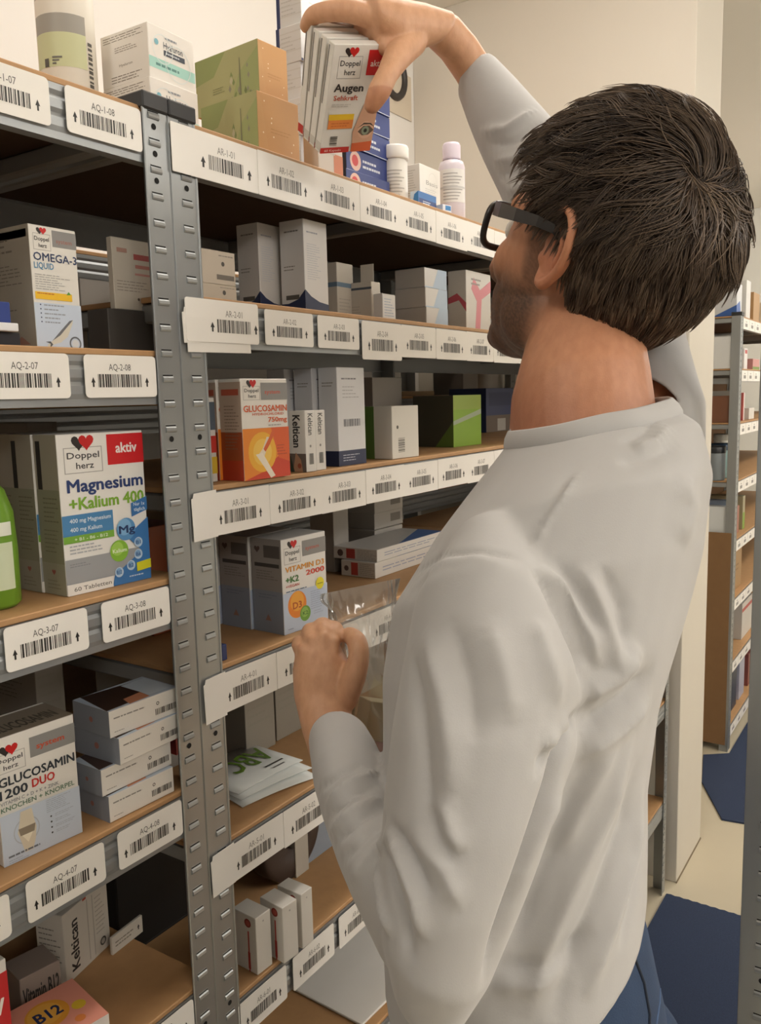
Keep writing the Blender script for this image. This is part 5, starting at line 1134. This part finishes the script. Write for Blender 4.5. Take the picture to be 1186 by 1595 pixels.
for t, k, a_ in legs:
    mb = MB(); fw = np.array([.2, .98, 0]); sd_ = np.array([.98, -.2, 0]); c0 = a_.copy(); c0[2] = 0
    def sole(z, sc, dx=0): return [c0+fw*(.075+dx+math.cos(2*math.pi*i/28)*.135*sc)+sd_*math.sin(2*math.pi*i/28)*.048*sc*(1-.12*math.cos(2*math.pi*i/28))+np.array([0, 0, z]) for i in range(28)]
    R_ = [sole(.001, .98), sole(.004, 1.0), sole(.028, 1.0), sole(.032, .96), sole(.055, .90, -.004), sole(.078, .62, -.035), sole(.10, .42, -.06), sole(.115, .40, -.066)]
    V = [p-mo for r in R_ for p in r]; F = [[i*28+j, i*28+(j+1) % 28, (i+1)*28+(j+1) % 28, (i+1)*28+j] for i in range(len(R_)-1) for j in range(28)]+[list(range(28))[::-1], [len(V)-28+j for j in range(28)]]
    mb.add(V, F, mat('shoe_leather', '#3a3532', .6), True); mb.build('shoe', man)

# ---------------- hair
DH = srgb('#2b2019')
def hair_mat(name, dark, light):
    m = bpy.data.materials.new(name); m.use_nodes = True; nt = m.node_tree; b = nt.nodes['Principled BSDF']
    a_ = nt.nodes.new('ShaderNodeAttribute'); a_.attribute_name = 'Tone'; nt.links.new(a_.outputs['Color'], b.inputs['Base Color']); b.inputs['Roughness'].default_value = .42; b.inputs['Specular IOR Level'].default_value = .45
    return m
M_HAIR = hair_mat('hair', 0, 0); M_CAP = mat('hair_root', '#33281f', .8, bump=(300, .4))
SK = np.array([-.008, 0, .010]); SR = np.array([.103, .0775, .102])
def on_skull(dirv, off): # point on the skull ellipsoid in head coordinates plus offset
    d = dirv/np.linalg.norm(dirv/SR); n = d/SR**2; n /= np.linalg.norm(n); return SK+d, n
def hairline(p):
    """>0 inside the hair region (head coords)"""
    f, l, u = p; al = abs(l)
    if f > .050: return u-.094+.12*(.09-f)
    if f > .016: return u-(.030+(f-.016)*1.55)
    if f > -.022: return u-.026          # above the ear
    if f > -.040: return u-(.020-(-.022-f)*5.6)
    return u-(-.082-.10*(-.040-f))
def thick(d):      # hair volume by direction
    f, l, u = d/np.linalg.norm(d)
    t = .010+.015*max(0, u)**1.2+.012*max(0, -f)*max(0, u+.35)+.007*max(0, f)*max(0, u)
    if u < -.2: t *= max(.35, 1+ (u+.2)*.9)
    return t
# scalp cap
mbc = MB(); nu, nv = 64, 40; vid = {}; V = []; F = []
for i in range(nv+1):
    th = math.pi*i/nv
    for j in range(nu):
        ph_ = 2*math.pi*j/nu; d = np.array([math.sin(th)*math.cos(ph_), math.sin(th)*math.sin(ph_), math.cos(th)]); q, n = on_skull(d, 0)
        hl = hairline(q); k = np.clip(hl/.02, 0, 1); vid[(i, j)] = len(V); V.append((q+n*(thick(d)*.34*k-.002*(1-k)), hl))
for i in range(nv):
    for j in range(nu):
        q = [vid[(i, j)], vid[(i+1, j)], vid[(i+1, (j+1) % nu)], vid[(i, (j+1) % nu)]]
        if max(V[a_][1] for a_ in q) > -.002: F.append(q)
mbc.add([H(*p)-mo for p, _ in V], F, M_CAP, True)
hcap = mbc.build('hair', man)
# locks and strands (all strands stepped together)
def hair_hit(px, py, grow=.020):
    o_ = (CAM-HC)/HS; o_ = np.array([o_ @ hF, o_ @ hL, o_ @ hU])-SK; d_ = ray(px, py)/HS; d_ = np.array([d_ @ hF, d_ @ hL, d_ @ hU]); R_ = SR+grow
    A_ = ((d_/R_)**2).sum(); B_ = 2*(o_*d_/R_**2).sum(); C_ = ((o_/R_)**2).sum()-1; D_ = max(0, B_*B_-4*A_*C_); t = (-B_-math.sqrt(D_))/(2*A_); q = o_+d_*t
    return SK+q/np.linalg.norm(q/SR)
WH = hair_hit(1088, 248)
rr = np.random.default_rng(11)
NC, NSt, ns = 3000, 8, 8
dirs = []
while len(dirs) < NC:
    d = rr.normal(0, 1, 3); d /= np.linalg.norm(d); q, n = on_skull(d, 0)
    if hairline(q) > .002: dirs.append(d)
for k in range(40):   # extra roots around the whorl
    d = WH-SK+rr.normal(0, .010, 3); dirs.append(d/np.linalg.norm(d))
dirs = np.array(dirs); NC = len(dirs)
D_all = np.repeat(dirs, NSt, 0)+rr.normal(0, .036, (NC*NSt, 3)); D_all[::NSt] = dirs; D_all /= np.linalg.norm(D_all, axis=1)[:, None]
cid = np.repeat(np.arange(NC), NSt)
root = SK+D_all/np.linalg.norm(D_all/SR, axis=1)[:, None]
hlv = np.array([hairline(p) for p in root]); croot = root[::NSt][cid]
up = (croot[:, 2]-SK[2])/SR[2]; top = np.clip((up-.12)/.55, 0, 1)
ck = rr.uniform(0, 1, (NC, 6))[cid]; sk_ = rr.uniform(0, 1, (NC*NSt, 3))
front = np.clip((croot[:, 0]-.02)/.05, 0, 1)*top
Ln = (.034+.040*top-.022*front)*(.8+.4*ck[:, 0])*(.85+.25*sk_[:, 0])
Ln = np.where(croot[:, 2] < -.05, Ln*.85, Ln); Ln = np.where(np.array([hairline(p) for p in root[::NSt]])[cid] < .012, Ln*.7, Ln)
tmpl = np.clip((croot[:, 0]+.005)/.03, 0, 1)*np.clip((np.abs(croot[:, 1])-.045)/.015, 0, 1); Ln = Ln*(1-.75*tmpl)
th0 = np.array([thick(p-SK) for p in root[::NSt]])[cid]
h0 = th0*(.72+.40*ck[:, 1])*(.85+.2*sk_[:, 1])+front*.016*ck[:, 2]; h0 = h0*(1-.55*tmpl)
cur = root.copy(); P = []
for k in range(ns+1):
    t = k/ns; nn_ = (cur-SK)/SR**2; nn_ /= np.linalg.norm(nn_, axis=1)[:, None]
    rise = np.where(top > .2, h0*(.42+.58*(1-(1-t)**2.0)), h0*(.35+.65*min(1, t*1.6)))
    P.append(cur+nn_*rise[:, None])
    away = cur-WH; dist = np.linalg.norm(away, axis=1); away = away/(dist+.004)[:, None]
    g = away*(.9-.25*top)[:, None]+np.outer(top*(.85-.45*front), [1.0, .45, .0])+np.outer((1-top)*1.1, [-.12, 0, -1.0])
    swirl = .9*np.exp(-dist/.030)+top*(1-np.exp(-(dist/.035)**2))*(1.15*np.sin(ck[:, 3]*6.28+t*4.6)*(.4+ck[:, 4]))+.16*np.sin(croot[:, 0]*90+croot[:, 1]*70+croot[:, 2]*60)
    g = g+np.cross(nn_, away)*swirl[:, None]; g -= nn_*(g*nn_).sum(1)[:, None]; g /= np.linalg.norm(g, axis=1)[:, None]+1e-9
    cur = cur+g*(Ln/ns)[:, None]; e = (cur-SK)/SR; cur = SK+(cur-SK)/np.linalg.norm(e, axis=1)[:, None]
P = np.array(P)                                    # (ns+1, N, 3) head coordinates
for k in range(ns+1):                              # strands of a lock draw together towards the tip
    cen = P[k][::NSt][cid]; P[k] = P[k]+(cen-P[k])*(.74*(k/ns)**1.1)
keep = hlv > 0
P = P[:, keep]; N_ = P.shape[1]
W3 = HC+HS*(P[..., 0:1]*hF+P[..., 1:2]*hL+P[..., 2:3]*hU)
tg = np.empty_like(W3); tg[1:-1] = W3[2:]-W3[:-2]; tg[0] = W3[1]-W3[0]; tg[-1] = W3[-1]-W3[-2]; tg /= np.linalg.norm(tg, axis=2)[..., None]+1e-9
a1 = np.cross(tg, W3-HC); a1 /= np.linalg.norm(a1, axis=2)[..., None]+1e-9; a2 = np.cross(tg, a1)
rad = rr.uniform(.00042, .00074, N_)[None, :, None]*(1-(np.arange(ns+1)/ns)**3*.85)[:, None, None]
ringv = np.stack([W3+rad*(math.cos(2*math.pi*q/3)*a1+math.sin(2*math.pi*q/3)*a2) for q in range(3)], 2)-mo   # (ns+1,N,3,3)
HV = ringv.transpose(1, 0, 2, 3).reshape(-1, 3)
tn = np.array([srgb(x) for x in ('#4b3d32', '#58493c', '#635344', '#3f3229', '#705e4d', '#5b4b3e')])[rr.integers(0, 6, NC)][cid][keep]*rr.uniform(.8, 1.25, (N_, 1))
HCOL = np.concatenate([np.repeat(tn, (ns+1)*3, 0), np.ones((N_*(ns+1)*3, 1))], 1)
b0 = (np.arange(N_)*(ns+1)*3)[:, None, None]; kk = (np.arange(ns)*3)[None, :, None]; jj = np.arange(3)[None, None, :]; j2 = (jj+1) % 3
HF = np.stack([b0+kk+jj, b0+kk+j2, b0+kk+3+j2, b0+kk+3+jj], 3).reshape(-1, 4).tolist()
hm = bpy.data.meshes.new('hair_strands'); hm.from_pydata(HV.tolist(), [], HF)
at = hm.color_attributes.new('Tone', 'FLOAT_COLOR', 'POINT'); at.data.foreach_set('color', np.array(HCOL, np.float32).ravel()); hm.materials.append(M_HAIR); hm.polygons.foreach_set('use_smooth', [True]*len(hm.polygons)); hm.update()
ho = bpy.data.objects.new('hair_strands', hm); COL.objects.link(ho); ho.parent = hcap; tag(ho, kind='stuff')

# ---------------- glasses
M_GL = mat('spectacle_frame', '#26211f', .3); M_LENS = bpy.data.materials.new('lens'); M_LENS.use_nodes = True; lb = M_LENS.node_tree.nodes['Principled BSDF']; lb.inputs['Base Color'].default_value = (1, 1, 1, 1); lb.inputs['Roughness'].default_value = .02; lb.inputs['Transmission Weight'].default_value = 1.0; lb.inputs['IOR'].default_value = 1.05
gl_e = empty('glasses'); gl_e.parent = man
fm = MB(); GX = .099
for s in (1, -1):
    loop = []
    for i in range(32):
        a_ = 2*math.pi*i/32; cx = math.copysign(abs(math.cos(a_))**.55, math.cos(a_)); cy = math.copysign(abs(math.sin(a_))**.6, math.sin(a_))
        l = s*(.036+.028*cx); loop.append(H(GX-.20*abs(l)**1.35*1.2, l, -.002+.0205*cy)-mo)
    fm.tube(loop, .0033, M_GL, 8, True)
    c0 = H(GX-.03*.036, s*.036, -.002)-mo; lm = MB(); lm.add([c0]+loop+[c0+hF*.0012]+[p+hF*.0012 for p in loop], [[0, 1+(i+1) % 32, 1+i] for i in range(32)]+[[33, 34+i, 34+(i+1) % 32] for i in range(32)], M_LENS, True); lm.build('lens', gl_e)
    # temple: wide flat arm from the hinge back over the ear
    tp = [(GX-.016, .068, .013, .0066), (.062, .083, .012, .0064), (.034, .0930, .011, .0056), (.006, .0945, .010, .0046), (-.012, .0915, .007, .0038), (-.026, .0835, -.006, .0034), (-.034, .080, -.022, .003)]
    V = []; F = []
    for (f, l, u, hh) in tp:
        for (du_, dl_) in ((hh, .0012), (hh, -.0012), (-hh, -.0012), (-hh, .0012)): V.append(H(f, s*(l+dl_), u+du_)-mo)
    for i in range(len(tp)-1):
        for j in range(4): F.append([i*4+j, i*4+(j+1) % 4, (i+1)*4+(j+1) % 4, (i+1)*4+j])
    F += [[0, 1, 2, 3], [len(V)-4+j for j in (3, 2, 1, 0)]]; tm = MB(); tm.add(V, F, M_GL); tm.build('temple', gl_e)
fm.tube([H(GX-.004, .010, .004)-mo, H(GX+.004, 0, .007)-mo, H(GX-.004, -.010, .004)-mo], .0026, M_GL, 8)
fm.build('rims', gl_e)

# ---------------- held boxes (fanned, tilted forward)
d0 = .93*1.0; k_ = d0/.90
BL = dep(498, 239, d0); BR = dep(576, 234, d0+.03); TL = dep(520, 69, d0-.08)
u = BR-BL; v = TL-BL; Wd = np.linalg.norm(u); Ht = np.linalg.norm(v); eu = u/Wd; ev = v-eu*(v @ eu); ev /= np.linalg.norm(ev); en = np.cross(eu, ev); en = -en  # into the stack
def art_augen(F):
    F.logo(.12, .70, .56, .985); F.rect(.66, .73, 1.0, .955, 'cc2426'); F.text('aktiv', .72, .98, .81, .055, 'efe2da', 1)
    F.text('Augen', .10, .66, .585, .07, '3a3533', 2); F.text('Sehkraft', .12, .58, .505, .045, 'cf5a3c', 1); F.lines(.1, .44, .62, .475, 2, 'c2bdb6', .3, 3)
    F.rect(.08, .32, .56, .375, 'ecc22e'); F.rect(.08, .235, .56, .32, 'e58a44'); F.lines(.14, .25, .5, .30, 2, 'cf6f34', .4, 2)
    F.poly([(.72, .46), (1, .60), (1, .0), (.62, .0), (.58, .20)], 'd9a98c'); F.poly([(.6, .085), (1, .10), (1, 0), (.6, 0)], 'd9653a'); F.disc(.83, .215, .15, 'e2b79b', 22); F.put([(.68, .20), (.78, .255), (.90, .255), (1.0, .21), (.90, .165), (.78, .16)], [[0, 1, 2, 3, 4, 5]], '6a5648'); F.disc(.83, .208, .075, '8d9a84', 18); F.disc(.83, .208, .035, '26221f', 12); F.put([(.66, .23), (.78, .285), (.92, .28), (1.0, .24), (.90, .268), (.78, .268)], [[0, 1, 2, 3, 4, 5]], '3a2f29')
    F.bars(.16, .045+.03, .30, .165, '4a4642', 9, 3, False); F.rect(.0, .0, .56, .055, 'c9302a'); F.text('60 Kapseln', .08, .4, .015, .022, 'efd9cf', 0)
n4 = 4; th4 = .0125
for k in range(n4):
    mb = MB(); fan = -0.035*k
    mb.cbox((0, 0, 0), (Wd, th4*.96, Ht), card('#e6e2da'), .0006)
    pF = Printer(mb, (0, 0, 0), (1, 0, 0), (0, 0, 1), Wd, Ht); art_augen(pF)
    pS = Printer(mb, (0, th4*.96, 0), (0, -1, 0), (0, 0, 1), th4*.96, Ht); pS.rect(.15, .45, .32, .97, '5d5750'); pS.rect(0, .02, 1, .10, 'c9302a' if k == 3 else 'cfc9bf')
    o = mb.build('eye_capsule_box', None); R3 = Matrix((tuple(eu), tuple(en), tuple(ev))).transposed()
    Rf = Matrix.Rotation(math.radians(-1.6*k), 3, 'X')
    p = BL+en*(th4*1.12*k); M4 = (R3 @ Rf).to_4x4(); M4.translation = Vector(p); o.matrix_world = M4
    tag(o, ['front', 'second', 'third', 'rearmost'][k]+' white eye capsule box gripped in the raised hand', 'box', 'eye capsule boxes in the hand')
def art_eye2(F, S, T): F.rect(.0, .0, .6, .06, 'c9302a'); F.rect(.62, 0, 1, .35, 'd0805a'); F.lines(.1, .3, .7, .8, 6, 'c9c2b8', .3, 2)
carton('eye_capsule_box', 'white eye capsule box still standing on the top shelf under the hand', 'box', TOPR[0], 497, 535, 0, Y=0.022, xb=474, h=.085, col='#d8d0c6', art=art_eye2, group='eye capsule boxes in the hand')

# ---------------- clear plastic bag in the left hand
M_BAG = bpy.data.materials.new('clear_film'); M_BAG.use_nodes = True; nt = M_BAG.node_tree; nt.nodes.remove(nt.nodes['Principled BSDF']); out = nt.nodes['Material Output']
tr = nt.nodes.new('ShaderNodeBsdfTransparent'); tr.inputs[0].default_value = (.93, .93, .92, 1); gs = nt.nodes.new('ShaderNodeBsdfGlossy'); gs.inputs['Roughness'].default_value = .12; df = nt.nodes.new('ShaderNodeBsdfDiffuse'); df.inputs[0].default_value = (.8, .79, .77, 1)
lw = nt.nodes.new('ShaderNodeLayerWeight'); lw.inputs['Blend'].default_value = .35; m1 = nt.nodes.new('ShaderNodeMixShader'); m2 = nt.nodes.new('ShaderNodeMixShader'); m2.inputs[0].default_value = .10
mt_ = nt.nodes.new('ShaderNodeMath'); mt_.operation = 'MULTIPLY_ADD'; mt_.inputs[1].default_value = .6; mt_.inputs[2].default_value = .10; nt.links.new(lw.outputs['Fresnel'], mt_.inputs[0])
nt.links.new(mt_.outputs[0], m1.inputs[0]); nt.links.new(tr.outputs[0], m1.inputs[1]); nt.links.new(gs.outputs[0], m1.inputs[2]); nt.links.new(m1.outputs[0], m2.inputs[1]); nt.links.new(df.outputs[0], m2.inputs[2]); nt.links.new(m2.outputs[0], out.inputs['Surface'])
# bag = open tube gathered in the fist: rim above, body hanging below
bagrings = [((507, 924), (616, 902), .905, .005), ((513, 945), (614, 932), .903, .016), ((522, 970), (612, 962), .900, .020), ((534, 996), (608, 996), .893, .014), ((540, 1022), (600, 1030), .888, .010), ((542, 1055), (612, 1060), .888, .016), ((540, 1110), (625, 1105), .89, .028), ((538, 1170), (632, 1160), .89, .032), ((540, 1215), (630, 1205), .892, .020)]
C = []; A = []; B = []
for r in bagrings: L_ = dep(*r[0], r[2]); R_ = dep(*r[1], r[2]); C.append((L_+R_)/2); A.append((R_-L_)/2); B.append(r[3])
V = []; F = []; nb_ = 72; fine = 5; rowsN = (len(C)-1)*fine+1
for i in range(rowsN):
    q = i/fine; a0 = min(int(q), len(C)-2); t = q-a0; c = C[a0]*(1-t)+C[a0+1]*t; a_ = A[a0]*(1-t)+A[a0+1]*t; b = B[a0]*(1-t)+B[a0+1]*t
    tg = C[a0+1]-C[a0]; tg /= np.linalg.norm(tg); bb_ = np.cross(tg, a_); bb_ = bb_/np.linalg.norm(bb_)*b
    for j in range(nb_):
        an2 = 2*math.pi*j/nb_; gather = math.exp(-((q-3.6)/1.6)**2)
        w_ = 1+.05*math.sin(an2*5+q*1.3)+.14*gather*abs(math.sin(an2*9+q*.5))+.06*math.sin(an2*3-q*2.1)+.09*math.exp(-q/3)*abs(math.sin(an2*11+q*.8))+.035*abs(math.sin(an2*19+q*1.1))+.05*math.sin(q*4+an2*2)*abs(math.sin(an2*1.5))
        V.append(c+(a_*math.cos(an2)+bb_*math.sin(an2))*w_-0)
for i in range(rowsN-1):
    for j in range(nb_): F.append([i*nb_+j, i*nb_+(j+1) % nb_, (i+1)*nb_+(j+1) % nb_, (i+1)*nb_+j])
F.append([(rowsN-1)*nb_+j for j in range(nb_)])
bo = C[-1]; mb = MB(); mb.add([p-bo for p in V], F, M_BAG, True); tag(mb.build('plastic_bag', None, tuple(bo)), 'crumpled clear plastic bag gathered in the left fist', 'bag')
for k, (x, y, cA, lab) in enumerate(((584, 1120, '#cfc29a', 'small yellow printed box inside the clear bag'), (590, 1172, '#c79a94', 'small pink printed box inside the clear bag'))):
    p = dep(x, y, .893); mb = MB(); mb.cbox((-.022, -.014, -.020), (.022, .014, .020), card(cA), .0008); pr = Printer(mb, (-.022, -.014, -.02), (1, 0, 0), (0, 0, 1), .044, .04); pr.rect(.1, .2, .6, .5, 'd9d0c4'); pr.disc(.75, .6, .12, 'd8b24a' if k == 0 else 'b85a5a')
    o = mb.build('bagged_box', None, tuple(p)); o.rotation_euler = (.25, .2-.5*k, .9+.4*k); tag(o, lab, 'box', 'boxes in the bag')
